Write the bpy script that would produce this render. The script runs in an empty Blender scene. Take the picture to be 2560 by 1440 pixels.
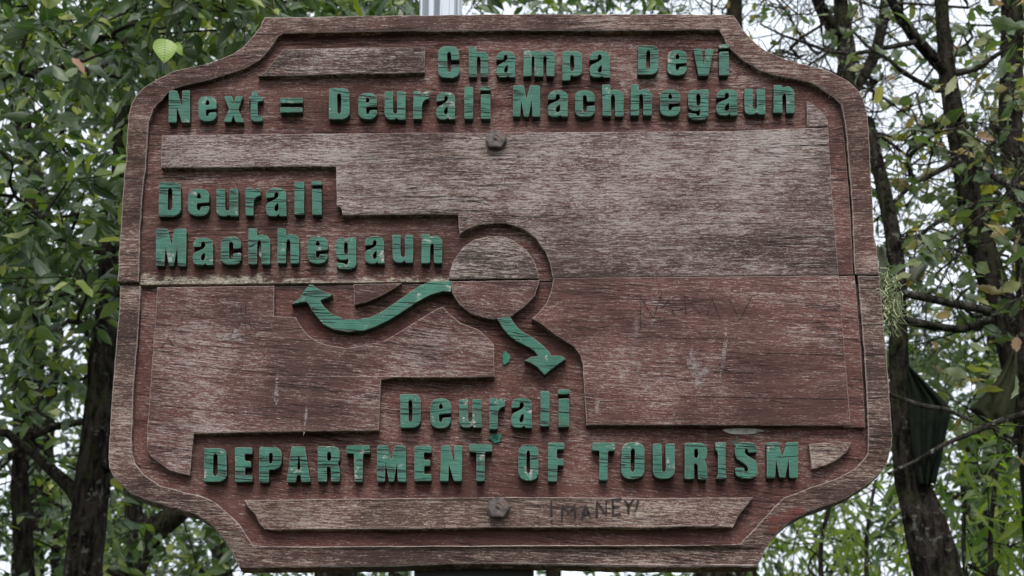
import bpy, bmesh, math, random
import numpy as np
from mathutils import Vector, Matrix, noise as mnoise

scene = bpy.context.scene
COL = scene.collection
R = math.radians

# ------------------------------------------------------------------ camera
F_PX = 4500.0                      # focal length in photo pixels (2560 wide)
PITCH = R(19.6)
DIST = 2.84
CAM = Vector((0.0, -DIST * math.cos(PITCH), 1.55))
cam_d = bpy.data.cameras.new('camera')
cam_d.sensor_width = 36.0
cam_d.lens = F_PX / 2560.0 * 36.0
cam_d.clip_start = 0.05
cam_d.clip_end = 3000.0
cam_d.dof.use_dof = True
cam_d.dof.focus_distance = DIST
cam_d.dof.aperture_fstop = 12.0
cam = bpy.data.objects.new('camera', cam_d)
cam.location = CAM
cam.rotation_euler = (R(90) + PITCH, 0, 0)
COL.objects.link(cam)
scene.camera = cam

# ------------------------------------------------------------------ world, sun, exposure
SUN_EL, SUN_AZ = R(50), R(180)     # high soft sun behind the camera (from -Y)
world = bpy.data.worlds.new('World')
scene.world = world
world.use_nodes = True
wn, wl = world.node_tree.nodes, world.node_tree.links
wn.clear()
sky = wn.new('ShaderNodeTexSky')
sky.sky_type = 'NISHITA'
sky.sun_disc = False
sky.sun_elevation = SUN_EL
sky.sun_rotation = SUN_AZ
sky.dust_density = 4.0
mixw = wn.new('ShaderNodeMix')
mixw.data_type = 'RGBA'
mixw.inputs[0].default_value = 0.86            # cloud cover over the clear sky
wl.new(sky.outputs[0], mixw.inputs[6])
mixw.inputs[7].default_value = (8.6, 9.2, 10.0, 1)
bg = wn.new('ShaderNodeBackground')
bg.inputs[1].default_value = 0.065
wl.new(mixw.outputs[2], bg.inputs[0])
wo = wn.new('ShaderNodeOutputWorld')
wl.new(bg.outputs[0], wo.inputs[0])

sun_d = bpy.data.lights.new('sun', 'SUN')
sun_d.energy = 1.3
sun_d.angle = R(30)
sun_d.color = (1.0, 0.97, 0.93)
sun = bpy.data.objects.new('sun', sun_d)
sun.rotation_euler = (R(90) - SUN_EL, 0, 0)
sun.location = (0, -10, 20)
COL.objects.link(sun)

scene.view_settings.view_transform = 'Standard'
scene.view_settings.look = 'None'
scene.view_settings.gamma = 1.0
scene.view_settings.use_curve_mapping = False
scene.view_settings.exposure = 1.3
scene.cycles.max_bounces = 6
scene.cycles.transparent_max_bounces = 8

# ------------------------------------------------------------------ small helpers
cp, sp = math.cos(PITCH), math.sin(PITCH)
def ray(px, py):
    a, b = (px - 1280) / F_PX, -(py - 720) / F_PX
    return Vector((a, cp - b * sp, sp + b * cp))
def at(px, py, Y):
    """point of the vertical plane y = Y seen at photo pixel (px, py)"""
    d = ray(px, py)
    return CAM + d * ((Y - CAM.y) / d.y)
SIGN_O = at(1250, 720, 0.0)        # sign origin: middle of its front face
def S(px, py):
    p = at(px, py, 0.0)
    return (p.x - SIGN_O.x, p.z - SIGN_O.z)
def SP(pts):
    return [S(*p) for p in pts]
def project(P):
    """numpy (N,3) world -> photo px (N,2), depth"""
    d = P - np.array(CAM)
    dep = d[:, 1] * cp + d[:, 2] * sp
    up = -d[:, 1] * sp + d[:, 2] * cp
    return np.stack([1280 + F_PX * d[:, 0] / dep, 720 - F_PX * up / dep], 1), dep

def tag(o, label=None, cat=None, group=None, kind=None):
    if label: o['label'] = label
    if cat: o['category'] = cat
    if group: o['group'] = group
    if kind: o['kind'] = kind
    return o
def empty(name, loc):
    o = bpy.data.objects.new(name, None)
    o.location = loc
    o.empty_display_size = 0.1
    COL.objects.link(o)
    return o
def link(name, me, mat=None, parent=None):
    o = bpy.data.objects.new(name, me)
    if mat and not me.materials: me.materials.append(mat)
    COL.objects.link(o)
    if parent: o.parent = parent
    return o
def mesh_np(name, V, Fq, smooth=False):
    """V (N,3); Fq list of (M,k) int arrays"""
    me = bpy.data.meshes.new(name)
    me.vertices.add(len(V)); me.vertices.foreach_set('co', np.asarray(V, np.float32).ravel())
    Fq = [f for f in Fq if len(f)]
    loops = np.concatenate([f.ravel() for f in Fq]).astype(np.int32)
    tot = np.concatenate([np.full(len(f), f.shape[1]) for f in Fq]).astype(np.int32)
    start = np.concatenate([[0], np.cumsum(tot)[:-1]]).astype(np.int32)
    me.loops.add(len(loops)); me.loops.foreach_set('vertex_index', loops)
    me.polygons.add(len(tot)); me.polygons.foreach_set('loop_start', start)
    me.polygons.foreach_set('loop_total', tot)
    me.polygons.foreach_set('use_smooth', np.full(len(tot), smooth))
    me.update(calc_edges=True)
    me.validate()
    return me

# ------------------------------------------------------------------ node helper
class NT:
    def __init__(s, name):
        s.m = bpy.data.materials.new(name); s.m.use_nodes = True
        s.t = s.m.node_tree; s.t.nodes.clear()
    def n(s, typ, **kw):
        nd = s.t.nodes.new(typ)
        for k, v in kw.items(): setattr(nd, k, v)
        return nd
    def put(s, sock, v):
        if v is None: return
        if hasattr(v, 'is_output'): s.t.links.new(v, sock)
        elif isinstance(v, tuple) and len(v) == 3 and sock.type == 'RGBA': sock.default_value = (*v, 1)
        else: sock.default_value = v
    def math(s, op, a, b=None, c=None, clamp=False):
        nd = s.n('ShaderNodeMath', operation=op, use_clamp=clamp)
        for i, v in enumerate((a, b, c)): s.put(nd.inputs[i], v)
        return nd.outputs[0]
    def vmath(s, op, a, b=None):
        nd = s.n('ShaderNodeVectorMath', operation=op)
        s.put(nd.inputs[0], a); s.put(nd.inputs[1], b)
        return nd.outputs['Value'] if op in ('DOT_PRODUCT', 'LENGTH', 'DISTANCE') else nd.outputs[0]
    def mix(s, f, a, b, blend='MIX'):
        nd = s.n('ShaderNodeMix', data_type='RGBA', blend_type=blend)
        s.put(nd.inputs[0], f); s.put(nd.inputs[6], a); s.put(nd.inputs[7], b)
        return nd.outputs[2]
    def noise(s, vec, scale=1.0, detail=3.0, rough=0.55, dist=0.0, col=False):
        nd = s.n('ShaderNodeTexNoise')
        s.put(nd.inputs['Vector'], vec); nd.inputs['Scale'].default_value = scale
        nd.inputs['Detail'].default_value = detail; nd.inputs['Roughness'].default_value = rough
        nd.inputs['Distortion'].default_value = dist
        return nd.outputs[1 if col else 0]
    def ramp(s, f, a, b, smooth=True):
        nd = s.n('ShaderNodeMapRange')
        nd.interpolation_type = 'SMOOTHSTEP' if smooth else 'LINEAR'
        s.put(nd.inputs[0], f); nd.inputs[1].default_value = a; nd.inputs[2].default_value = b
        return nd.outputs[0]
    def scl(s, v, x):
        nd = s.n('ShaderNodeVectorMath', operation='MULTIPLY')
        s.put(nd.inputs[0], v); nd.inputs[1].default_value = x
        return nd.outputs[0]
    def bump(s, h, dist, strength=1.0, normal=None):
        nd = s.n('ShaderNodeBump'); nd.inputs['Strength'].default_value = strength
        nd.inputs['Distance'].default_value = dist
        s.put(nd.inputs['Height'], h); s.put(nd.inputs['Normal'], normal)
        return nd.outputs[0]
    def out(s, sh):
        o = s.n('ShaderNodeOutputMaterial'); s.t.links.new(sh, o.inputs[0]); return s.m
    def principled(s, col, rough=0.7, metal=0.0, spec=0.3, normal=None):
        p = s.n('ShaderNodeBsdfPrincipled')
        s.put(p.inputs['Base Color'], col); s.put(p.inputs['Roughness'], rough)
        p.inputs['Metallic'].default_value = metal
        p.inputs['Specular IOR Level'].default_value = spec
        s.put(p.inputs['Normal'], normal)
        return p.outputs[0]

# ------------------------------------------------------------------ sign materials
SIGN = empty('wooden_sign', SIGN_O)
tag(SIGN, 'carved brown wooden direction board with raised green lettering bolted to a steel post', 'sign')

def grain_coords(k, angle):
    tc = k.n('ShaderNodeTexCoord'); tc.object = SIGN
    p = tc.outputs['Object']
    warp = k.noise(k.scl(p, (2.2, 2.2, 5.0)), 1.0, 2.0, 0.5, col=True)
    warp = k.vmath('SUBTRACT', warp, (0.5, 0.5, 0.5))
    p2 = k.vmath('ADD', p, k.scl(warp, (0.03, 0.0, 0.035)))
    mp = k.n('ShaderNodeMapping'); mp.inputs['Rotation'].default_value = (0, angle, 0)
    k.put(mp.inputs['Vector'], p2)
    return p, mp.outputs[0]

def wood(name, angle=0.0, grey=0.5, red=0.5, tan=0.0, seed=0.0, cream=None, blue=0.0):
    k = NT(name)
    p, g0 = grain_coords(k, angle)
    g = k.vmath('ADD', g0, (seed, seed * .7, seed * 1.3))
    s1 = k.noise(k.scl(g, (38, 38, 400)), 1.0, 4.0, 0.7, 0.6)
    s2 = k.noise(k.scl(g, (95, 95, 620)), 1.0, 3.0, 0.75, 1.2)
    big = k.noise(k.vmath('ADD', p, (seed * 3.1, 0, seed)), 5.0, 3.0, 0.6)
    band = k.noise(k.scl(g, (1.8, 1.8, 22)), 1.0, 3.0, 0.6)
    fib = k.noise(k.scl(g, (120, 120, 300)), 1.0, 3.0, 0.7, 2.5)
    # brown-red stain, darker in bands
    base = k.mix(k.ramp(band, .3, .7), (.048, .027, .023), (.105, .056, .045))
    rd = k.math('ADD', k.math('MULTIPLY', k.ramp(big, .35, .68), .7), red - .55)
    base = k.mix(k.math('MAXIMUM', rd, 0.0), base, (.140, .054, .043))
    # silver weathering along the grain
    w = k.math('ADD', k.math('MULTIPLY', s1, .34), k.math('MULTIPLY', s2, .40))
    w = k.math('ADD', w, k.math('MULTIPLY', fib, .26))
    bias = k.math('ADD', k.math('MULTIPLY', k.math('SUBTRACT', big, .5), .24),
                  k.math('MULTIPLY', k.math('SUBTRACT', band, .5), .13))
    w = k.math('ADD', k.math('ADD', w, bias), (grey - .5) * .22)
    long = k.noise(k.scl(g, (5, 5, 150)), 1.0, 3.0, 0.6, .8)
    w = k.math('ADD', w, k.math('MULTIPLY', k.math('SUBTRACT', long, .5), .08))
    sil = k.ramp(w, .485, .60)
    silver = k.mix(k.ramp(big, .3, .7), (.375, .300, .262), (.370, .315, .288))
    if tan: silver = k.mix(tan, silver, (.40, .33, .25))
    if blue: silver = k.mix(blue, silver, (.40, .375, .37))
    col = k.mix(k.math('MULTIPLY', sil, .88), base, silver)
    # old damp stains, darker and lighter areas in each plank
    st = k.noise(k.scl(k.vmath('ADD', p, (seed, 0, seed * 2.0)), (3.2, 1, 7.0)), 1.0, 5.0, .6, .4)
    col = k.mix(k.ramp(st, .52, .34), col, k.mix(1.0, col, (.60, .56, .55), 'MULTIPLY'))
    # pale raised fibres and flecks
    fl = k.ramp(fib, .60, .70)
    fl = k.math('MULTIPLY', fl, k.ramp(big, .35, .6))
    col = k.mix(k.math('MULTIPLY', fl, .5), col, (.46, .41, .385))
    # checks: thin dark splits along the grain
    ck = k.noise(k.scl(g, (4.5, 4.5, 130)), 1.0, 3.0, 0.6, .2)
    ck = k.math('SUBTRACT', 1.0, k.ramp(k.math('ABSOLUTE', k.math('SUBTRACT', ck, .5)), .0, .022))
    ckm = k.ramp(k.noise(k.scl(g, (5, 5, 14)), 1.0, 2.0), .44, .6)
    ck = k.math('MULTIPLY', ck, ckm)
    ck2 = k.math('MULTIPLY', k.ramp(s1, .43, .33), .75)
    dark = k.math('MAXIMUM', k.math('MAXIMUM', ck, ck2), k.math('MULTIPLY', k.ramp(s2, .42, .30), .6))
    col = k.mix(k.math('MULTIPLY', dark, .85), col, (.025, .017, .016))
    # vertical bird-dropping / rain runs
    rn = k.noise(k.scl(p, (26, 26, 1.6)), 1.0, 3.0, .6, .3)
    rn = k.math('MULTIPLY', k.ramp(rn, .66, .76), k.ramp(s2, .4, .6))
    col = k.mix(k.math('MULTIPLY', rn, .22), col, (.40, .36, .35))
    # lichen specks
    li = k.noise(k.vmath('ADD', p, (seed, 0, 4.0)), 34.0, 3.0, .65)
    li2 = k.noise(p, 6.0, 1.0)
    lm = k.math('MULTIPLY', k.ramp(li, .70, .74), k.ramp(li2, .56, .68))
    col = k.mix(k.math('MULTIPLY', lm, .8), col, (.50, .47, .27))
    if cream is not None:                       # bleached raw edge along the joint
        sep = k.n('ShaderNodeSeparateXYZ'); k.put(sep.inputs[0], p)
        edge = k.math('ADD', sep.outputs[2], k.math('MULTIPLY', k.math('SUBTRACT', big, .5), .03))
        edge = k.math('ADD', edge, k.math('MULTIPLY', k.math('SUBTRACT', k.noise(k.scl(p, (45, 1, 90)), 1.0, 4.0, .7), .5), .05))
        em = k.math('MULTIPLY', k.ramp(edge, cream + .013, cream + .003), k.ramp(fib, .36, .56))
        em = k.math('MULTIPLY', em, k.ramp(sep.outputs[0], .12, -.1))
        col = k.mix(k.math('MULTIPLY', em, .9), col, (.52, .47, .37))
    # worn, pale arrises
    ge = k.n('ShaderNodeNewGeometry')
    ny = k.math('ABSOLUTE', k.vmath('DOT_PRODUCT', ge.outputs['True Normal'], (0, 1, 0)))
    ar = k.math('MULTIPLY', k.ramp(ny, .25, .4), k.ramp(ny, .97, .88))
    ar = k.math('MULTIPLY', ar, k.ramp(fib, .3, .5))
    col = k.mix(k.math('MULTIPLY', ar, .6), col, (.38, .31, .275))
    h = k.math('ADD', k.math('MULTIPLY', s1, 1.0), k.math('MULTIPLY', s2, .5))
    h = k.math('ADD', h, k.math('MULTIPLY', fib, .6))
    h = k.math('SUBTRACT', h, k.math('MULTIPLY', ck, 1.4))
    nrm = k.bump(h, .0026, 1.0)
    return k.out(k.principled(col, .78, 0, .22, nrm))

def green_paint(name, seed=0.0, angle=0.0):
    k = NT(name)
    p, g0 = grain_coords(k, angle)
    g = k.vmath('ADD', g0, (seed, 0, seed))
    oi = k.n('ShaderNodeObjectInfo')
    big = k.noise(p, 22.0, 3.0, .6)
    s1 = k.noise(k.scl(g, (22, 22, 420)), 1.0, 3.0, .6, .3)
    fib = k.noise(k.scl(g, (160, 160, 420)), 1.0, 3.0, .65, 1.0)
    c = k.mix(k.ramp(big, .3, .7), (.015, .088, .060), (.036, .142, .102))
    c = k.mix(k.math('MULTIPLY', oi.outputs['Random'], .4), c, (.018, .095, .058))
    c = k.mix(k.math('MULTIPLY', k.ramp(s1, .52, .72), .4), c, (.095, .185, .145))
    c = k.mix(k.math('MULTIPLY', k.ramp(s1, .42, .28), .55), c, (.018, .085, .055))
    ck = k.noise(k.scl(g, (3.5, 3.5, 62)), 1.0, 2.0, .6, .15)
    ck = k.math('SUBTRACT', 1.0, k.ramp(k.math('ABSOLUTE', k.math('SUBTRACT', ck, .5)), .006, .026))
    ck = k.math('MULTIPLY', ck, k.ramp(k.noise(k.scl(g, (9, 9, 20)), 1.0, 2.0), .40, .52))
    c = k.mix(k.math('MULTIPLY', ck, .92), c, (.008, .02, .015))
    # flaked paint, mostly near the tops of the strokes
    fk = k.noise(p, 30.0, 3.0, .7)
    soil = k.noise(k.scl(p, (14, 1, 40)), 1.0, 4.0, .7)
    c = k.mix(k.math('MULTIPLY', k.ramp(soil, .50, .66), .45), c, (.045, .070, .052))
    c = k.mix(k.math('MULTIPLY', k.ramp(fib, .56, .70), .32), c, (.12, .19, .155))
    fm = k.math('MULTIPLY', k.ramp(fk, .585, .67), k.ramp(fib, .40, .55))
    wc = k.mix(k.ramp(fib, .35, .65), (.19, .14, .12), (.40, .37, .34))
    c = k.mix(k.math('MULTIPLY', fm, .8), c, wc)
    ge = k.n('ShaderNodeNewGeometry')
    ny = k.math('ABSOLUTE', k.vmath('DOT_PRODUCT', ge.outputs['True Normal'], (0, 1, 0)))
    ar = k.math('MULTIPLY', k.ramp(ny, .2, .4), k.ramp(ny, .97, .88))
    ar = k.math('MULTIPLY', ar, k.ramp(fib, .34, .5))
    c = k.mix(k.math('MULTIPLY', ar, .45), c, (.26, .24, .20))
    # chisel-cut sides and undersides darkened: their shade is painted into the colour
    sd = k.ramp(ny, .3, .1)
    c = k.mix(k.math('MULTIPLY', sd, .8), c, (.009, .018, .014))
    h = k.math('SUBTRACT', k.math('ADD', k.math('MULTIPLY', s1, .7), k.math('MULTIPLY', fib, .5)),
               k.math('MULTIPLY', ck, 2.0))
    return k.out(k.principled(c, .62, 0, .3, k.bump(h, .0018, .8)))

LOW_A = R(-6.0)
W_field_u = wood('wood_field_upper', R(.4), .41, .86, .05, 0.3, cream=S(600, 703)[1])
W_field_l = wood('wood_field_lower', LOW_A, .40, .98, .05, 1.7)
W_rim_u = wood('wood_rim_upper', R(1), .50, .62, .35, 2.9)
W_rim_l = wood('wood_rim_lower', LOW_A * .4, .56, .55, .45, 4.1)
W_pan_u = wood('wood_panel_upper', R(.4), .61, .50, 0, 5.3, blue=.4)
W_pan_l = wood('wood_panel_lower', LOW_A, .46, .70, 0, 6.9, blue=.1)
W_pan_r = wood('wood_panel_lower_right', R(-2.0), .42, .80, 0, 8.3)
W_disc = wood('wood_disc', R(.5), .66, .35, .25, 9.1, blue=.3)
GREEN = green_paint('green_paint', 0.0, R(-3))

# ------------------------------------------------------------------ carved pieces
def wob(x, z, amp, fr=60.0):
    v = mnoise.noise_vector(Vector((x * fr, z * fr, 3.7)))
    v2 = mnoise.noise_vector(Vector((x * fr * 3.3, z * fr * 3.3, 9.1)))
    return x + amp * (v.x + .5 * v2.x), z + amp * (v.y + .5 * v2.y)
def densify(pts, step):
    out = []
    n = len(pts)
    for i in range(n):
        a, b = pts[i], pts[(i + 1) % n]
        m = max(1, int(math.hypot(b[0] - a[0], b[1] - a[1]) / step))
        out += [(a[0] + (b[0] - a[0]) * j / m, a[1] + (b[1] - a[1]) * j / m) for j in range(m)]
    return out
def smooth_open(pts, it=2):
    """Chaikin on an open polyline (pixels)"""
    for _ in range(it):
        o = [pts[0]]
        for a, b in zip(pts, pts[1:]):
            o += [(a[0] * .75 + b[0] * .25, a[1] * .75 + b[1] * .25), (a[0] * .25 + b[0] * .75, a[1] * .25 + b[1] * .75)]
        pts = o + [pts[-1]]
    return pts
def smooth_closed(pts, it=1, w=.2):
    for _ in range(it):
        o = []
        n = len(pts)
        for i in range(n):
            a, b = pts[i], pts[(i + 1) % n]
            o += [(a[0] * (1 - w) + b[0] * w, a[1] * (1 - w) + b[1] * w), (a[0] * w + b[0] * (1 - w), a[1] * w + b[1] * (1 - w))]
        pts = o
    return pts
def lower_lean(x):
    """the lower plank stands a little behind the upper one at its left end"""
    t = min(1, max(0, (x + .62) / .75))
    return .0095 * (1 - t) ** 1.5
def carve(name, loops, yf, yb, mat, bevel=.0012, lean=False, step=.0035, amp=.0006, own_origin=False, yfun=None):
    """solid cut from board: closed loops in sign metres (x, z), front at y=yf, back at y=yb"""
    cu = bpy.data.curves.new('tmp', 'CURVE')
    cu.dimensions = '2D'; cu.fill_mode = 'BOTH'
    cu.extrude = max(1e-5, (yb - yf) / 2 - bevel); cu.bevel_depth = bevel; cu.bevel_resolution = 0
    cu.offset = -bevel
    for lp in loops:
        q = [wob(x, z, amp) for x, z in densify(lp, step)]
        sl = cu.splines.new('POLY'); sl.points.add(len(q) - 1)
        for i, (x, z) in enumerate(q): sl.points[i].co = (x, z, 0, 1)
        sl.use_cyclic_u = True
    tmp = bpy.data.objects.new('tmp', cu); COL.objects.link(tmp)
    dg = bpy.context.evaluated_depsgraph_get()
    me = bpy.data.meshes.new_from_object(tmp.evaluated_get(dg))
    bpy.data.objects.remove(tmp); bpy.data.curves.remove(cu)
    n = len(me.vertices)
    co = np.empty(n * 3, np.float32); me.vertices.foreach_get('co', co); co = co.reshape(-1, 3)
    x, z, d = co[:, 0].copy(), co[:, 1].copy(), co[:, 2].copy()
    y = (yf + yb) / 2 - d
    if lean: y = y + np.array([lower_lean(v) for v in x])
    if yfun is not None: y = y + np.array([yfun(a, b) if c < yf + .004 else 0 for a, b, c in zip(x, z, y)])
    c0 = np.zeros(3)
    if own_origin: c0 = np.array([(x.min() + x.max()) / 2, yf, (z.min() + z.max()) / 2])
    me.vertices.foreach_set('co', (np.stack([x, y, z], 1) - c0).astype(np.float32).ravel())
    me.name = name
    me.materials.clear(); me.materials.append(mat)
    bm = bmesh.new(); bm.from_mesh(me)
    bmesh.ops.remove_doubles(bm, verts=bm.verts, dist=1e-6)
    bmesh.ops.recalc_face_normals(bm, faces=bm.faces)
    bm.to_mesh(me); bm.free()
    me.polygons.foreach_set('use_smooth', [False] * len(me.polygons))
    o = link(name, me, None, SIGN); o.location = c0
    return o

OUT_U = [(294,703),(299,604),(304,531),(307,487),(310,435),(313,420),(316,379),(318,321),(322,286),(328,260),(339,239),(356,221),(377,206),
 (406,190),(435,177),(464,170),(522,158),(552,147),(584,132),(607,117),(636,85),(651,66),(661,43),(760,42),(900,39),(1100,37),(1279,34.5),
 (1500,34.5),(1700,35),(1812,36),(1834,39),(1846,55),(1855,70),(1870,88),(1890,108),(1913,125),(1945,140),(1977,152),(2021,162),(2059,172),(2088,185),
 (2120,201),(2147,225),(2160,250),(2168,285),(2171,310),(2175,375),(2179,462),(2186,591),(2192,615),(2198,685)]
INN_U = [(346,703),(348,662),(350,575),(357,473),(365,420),(368,350),(372,303),(382,274),(391,262),(406,248),(420,231),(435,220),(493,206),
 (537,195),(581,181),(622,166),(645,152),(665,134),(683,108),(695,90),(708,83),(843,80),(1000,77),(1100,78),(1200,77),(1290,75.5),(1400,77),(1540,76),(1686,75),
 (1798,74),(1808,90),(1816,108),(1832,128),(1861,153),(1904,178),(1948,191),(2007,201),(2030,207),(2065,230),(2088,245),(2103,262),
 (2109,286),(2115,321),(2120,390),(2127,462),(2131,535),(2134,631),(2138,684.5)]
OUT_L = [(297,708),(295,765),(288,837),(282,919),(275,1006),(270,1090),(268,1140),(270,1165),(279,1185),(298,1207),(324,1229),(362,1246),(403,1259),(444,1270),
 (484,1281),(515,1299),(537,1319),(558,1345),(575,1371),(586,1396),(597,1417),(700,1417),(900,1416),(1020,1414),(1154,1409),(1308,1411),(1500,1416),(1700,1418),(1893,1416),
 (1905,1394),(1916,1368),(1931,1345),(1948,1327),(1972,1305),(1992,1292),(2021,1277),(2059,1263),(2094,1251),(2123,1239),(2153,1220),
 (2182,1199),(2204,1180),(2217,1162),(2225,1140),(2230,1116),(2232,1090),(2229,1049),(2224,990),(2216,881),(2206,775),(2200,690)]
INN_L = [(349,709),(347,744),(342,831),(337,890),(331,962),(327,1065),(326,1122),(336,1157),(357,1183),(397,1210),(444,1223),(502,1237),(535,1253),
 (561,1274),(590,1300),(610,1326),(631,1360),(640,1364),(900,1364),(1250,1362.5),(1640,1361.5),(1800,1361),(1850,1358),(1864,1344),(1905,1300),(1935,1265),(1963,1240),(2018,1218),(2094,1192),
 (2140,1168),(2165,1140),(2172,1128),(2169,1047),(2167,991),(2162,897),(2156,819),(2150,741),(2145,688)]
RIM_B, FIELD, BACK = .046, .0150, .043
def mid(outer, inner):
    I = np.array(inner)
    res = []
    for p in outer:
        j = np.argmin(((I - np.array(p)) ** 2).sum(1))
        res.append((p[0] * .45 + I[j][0] * .55, p[1] * .45 + I[j][1] * .55))
    return res
def fade_low_right(x, z):
    px = (x - S(1835, 1300)[0]) / .05; pz = (S(2000, 1085)[1] - z) / .04
    t = min(1, max(0, px)) * min(1, max(0, pz))
    return .0098 * t
carve('carved_rim', [SP(OUT_U + INN_U[::-1])], 0, RIM_B, W_rim_u, .0016, amp=.0009)
carve('carved_rim', [SP(OUT_L + INN_L[::-1])], 0.0005, RIM_B, W_rim_l, .0016, lean=True, amp=.0009, yfun=fade_low_right)
mu, ml = mid(OUT_U, INN_U), mid(OUT_L, INN_L)
mu[0], mu[-1] = (320, 704), (2170, 686.5)
ml[0], ml[-1] = (322, 709), (2175, 689)
carve('plank', [SP(mu)], FIELD, BACK, W_field_u, .0006, amp=.0004)
carve('plank', [SP(ml)], FIELD + .0008, BACK, W_field_l, .0006, lean=True, amp=.0004)

PANELS_U = [
 [(645,190),(662,180),(685,150),(709,122),(880,119),(1063,117),(1061,181),(1010,182),(973,184),(900,183),(780,187)],
 [(404,338),(560,336),(900,332.5),(1221,331),(1512,329),(1832,327),(1950,322),(2071,318.5),(2073,363),(2081,492),(2090,600),(2097,686),
  (1900,688.5),(1650,690.5),(1382,693),(1376,660),(1363,628),(1340,596),(1311,573),(1267,558),(1232,557),(1194,563),(1165,574),(1148,585),
  (1146,536),(1100,535),(1004,536),(858,537),(855,532),(855,524),(851,518),(845,516),(842,512),(841,470),(840,417),(800,415),(700,416),(560,418),(402,419)],
 [(2017,251),(2035,262),(2060,285),(2069,300),(2071,315),(2019,316)],
]
PANELS_L = [
 ([(390,713),(540,712),(684,711),(684,787),(710,789),(738,789),(750,811),(768,834),(794,852),(829,862),(867,868),(916,860),(960,851),(1004,824),
  (1048,797),(1090,772),(1106,764),(1121,780),(1150,806),(1194,822),(1217,841),(1235,860),(1236,941),(1100,943),(986,942),(952,947),(950,990),(947,1075),
  (800,1076),(640,1078),(482,1081),(480,1100),(472,1185),(444,1180),(421,1172),(395,1154),(374,1137),(365,1119),(364,1078),(369,1021),(377,904),(385,802)], W_pan_l),
 ([(1383,694.3),(1650,691.8),(1900,689.8),(2097,687.3),(2104,780),(2113,890),(2122,994),(2127,1063),(1950,1063),(1840,1062),(1654,1062),(1466,1062),
  (1463,1021),(1460,962),(1457,910),(1451,887),(1436,866),(1392,839),(1354,809),(1329,796),(1348,780),(1366,757),(1378,727)], W_pan_r),
 ([(883,708),(940,707.5),(1004,706.5),(987,717),(952,737),(914,754),(885,759)], W_pan_l),
 ([(608,1248),(900,1245),(1280,1242),(1640,1244.5),(1884,1243),(1858,1274),(1843,1294),(1832,1319),(1770,1317),(1715,1316),(1627,1320),(1540,1318),(1430,1319),
  (1250,1318),(1017,1322),(780,1321),(678,1323),(660,1320),(648,1306),(637,1285),(619,1265)], W_rim_l),
 ([(2023,1109),(2129,1104),(2118,1128),(2094,1148),(2065,1163),(2030,1172)], W_rim_l),
]
for q in PANELS_U: carve('raised_panel', [SP(q)], .0006, FIELD + .004, W_pan_u, .0011)
for q, m in PANELS_L: carve('raised_panel', [SP(q)], .0010, FIELD + .005, m, .0011, lean=True)
DISC_U = [(1122,697),(1124,681),(1135,649),(1156,620),(1185,599),(1223,590),(1252,590),(1281,599),(1316,625),(1337,655),(1345,681),(1346,695.5)]
DISC_L = [(1130,701.5),(1131,731),(1150,762),(1179,784),(1208,793),(1240,797),(1276,791),(1308,768),(1337,739),(1350,700)]
carve('carved_disc', [SP(DISC_U)], .0002, FIELD + .004, W_disc, .0011)
carve('carved_disc', [SP(DISC_L)], .0006, FIELD + .005, W_pan_l, .0011, lean=True)
# low strip between the big panels and the right-hand rim: hardly cut down there
carve('border_strip', [SP([(2055,312),(2080,316),(2110,306),(2118,400),(2128,550),(2134,684),(2080,685),(2060,492)])], .0032, FIELD + .003, W_field_u, .001, yfun=lambda x, z: .008 * max(0, min(1, (z - S(2100, 480)[1]) / .10)))
carve('border_strip', [SP([(2080,688.5),(2138,687),(2149,819),(2155,897),(2161,1000),(2163,1066),(2110,1066),(2100,890)])], .0040, FIELD + .003, W_field_l, .001, lean=True)

ARROW_L = [(1130,701.5),(1092,701.5),(1071,704),(1048,714),(1019,733),(990,754),(957,776),(925,792),(893,797),(858,795),(829,783),(809,765),(800,750),
 (806,747),(823,741),(830,734),(810,727),(791,718),(782,710),(772,709.5),(762,723),(750,741),(733,754),(728,758.5),(745,755),(764,752),(770,757),(777,771),
 (794,793),(806,808),(835,823),(870,828),(911,825),(940,815),(975,798),(1019,770),(1048,751),(1077,736),(1106,728),(1128,729)]
ARROW_R = [(1243,796),(1275,791),(1287,811),(1304,828),(1333,844),(1357,863),(1374,881),(1379,889),(1403,889),(1415,898),(1392,913),(1374,927),(1362,938),
 (1345,919),(1327,907),(1311,901),(1327,892),(1345,890),(1336,878),(1322,868),(1290,852),(1272,838),(1257,820),(1246,802)]
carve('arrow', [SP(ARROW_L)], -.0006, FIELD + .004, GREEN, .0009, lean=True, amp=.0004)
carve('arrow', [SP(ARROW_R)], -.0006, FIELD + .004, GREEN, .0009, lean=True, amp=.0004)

# ------------------------------------------------------------------ letters (unit box, y up; list of outlines, holes included)
G = {}
G['C'] = [[(0,.15),(0,.85),(.12,.96),(.3,1),(.72,1),(.9,.95),(1,.83),(1,.56),(.62,.56),(.62,.76),(.56,.81),(.48,.81),(.43,.76),(.43,.24),(.48,.19),(.56,.19),(.62,.24),(.62,.41),(1,.41),(1,.17),(.88,.04),(.7,0),(.3,0),(.12,.04)]]
G['c'] = [[(0,.17),(0,.83),(.12,.95),(.3,1),(.7,1),(.9,.94),(1,.8),(1,.58),(.6,.56),(.6,.75),(.54,.81),(.46,.81),(.4,.75),(.4,.25),(.46,.19),(.54,.19),(.6,.26),(.6,.40),(1,.43),(1,.19),(.88,.05),(.7,0),(.3,0),(.12,.05)]]
G['h'] = [[(0,0),(0,1),(.4,1),(.4,.79),(.56,.85),(.8,.83),(1,.72),(1,0),(.6,0),(.6,.6),(.54,.67),(.46,.67),(.4,.6),(.4,0)]]
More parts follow.
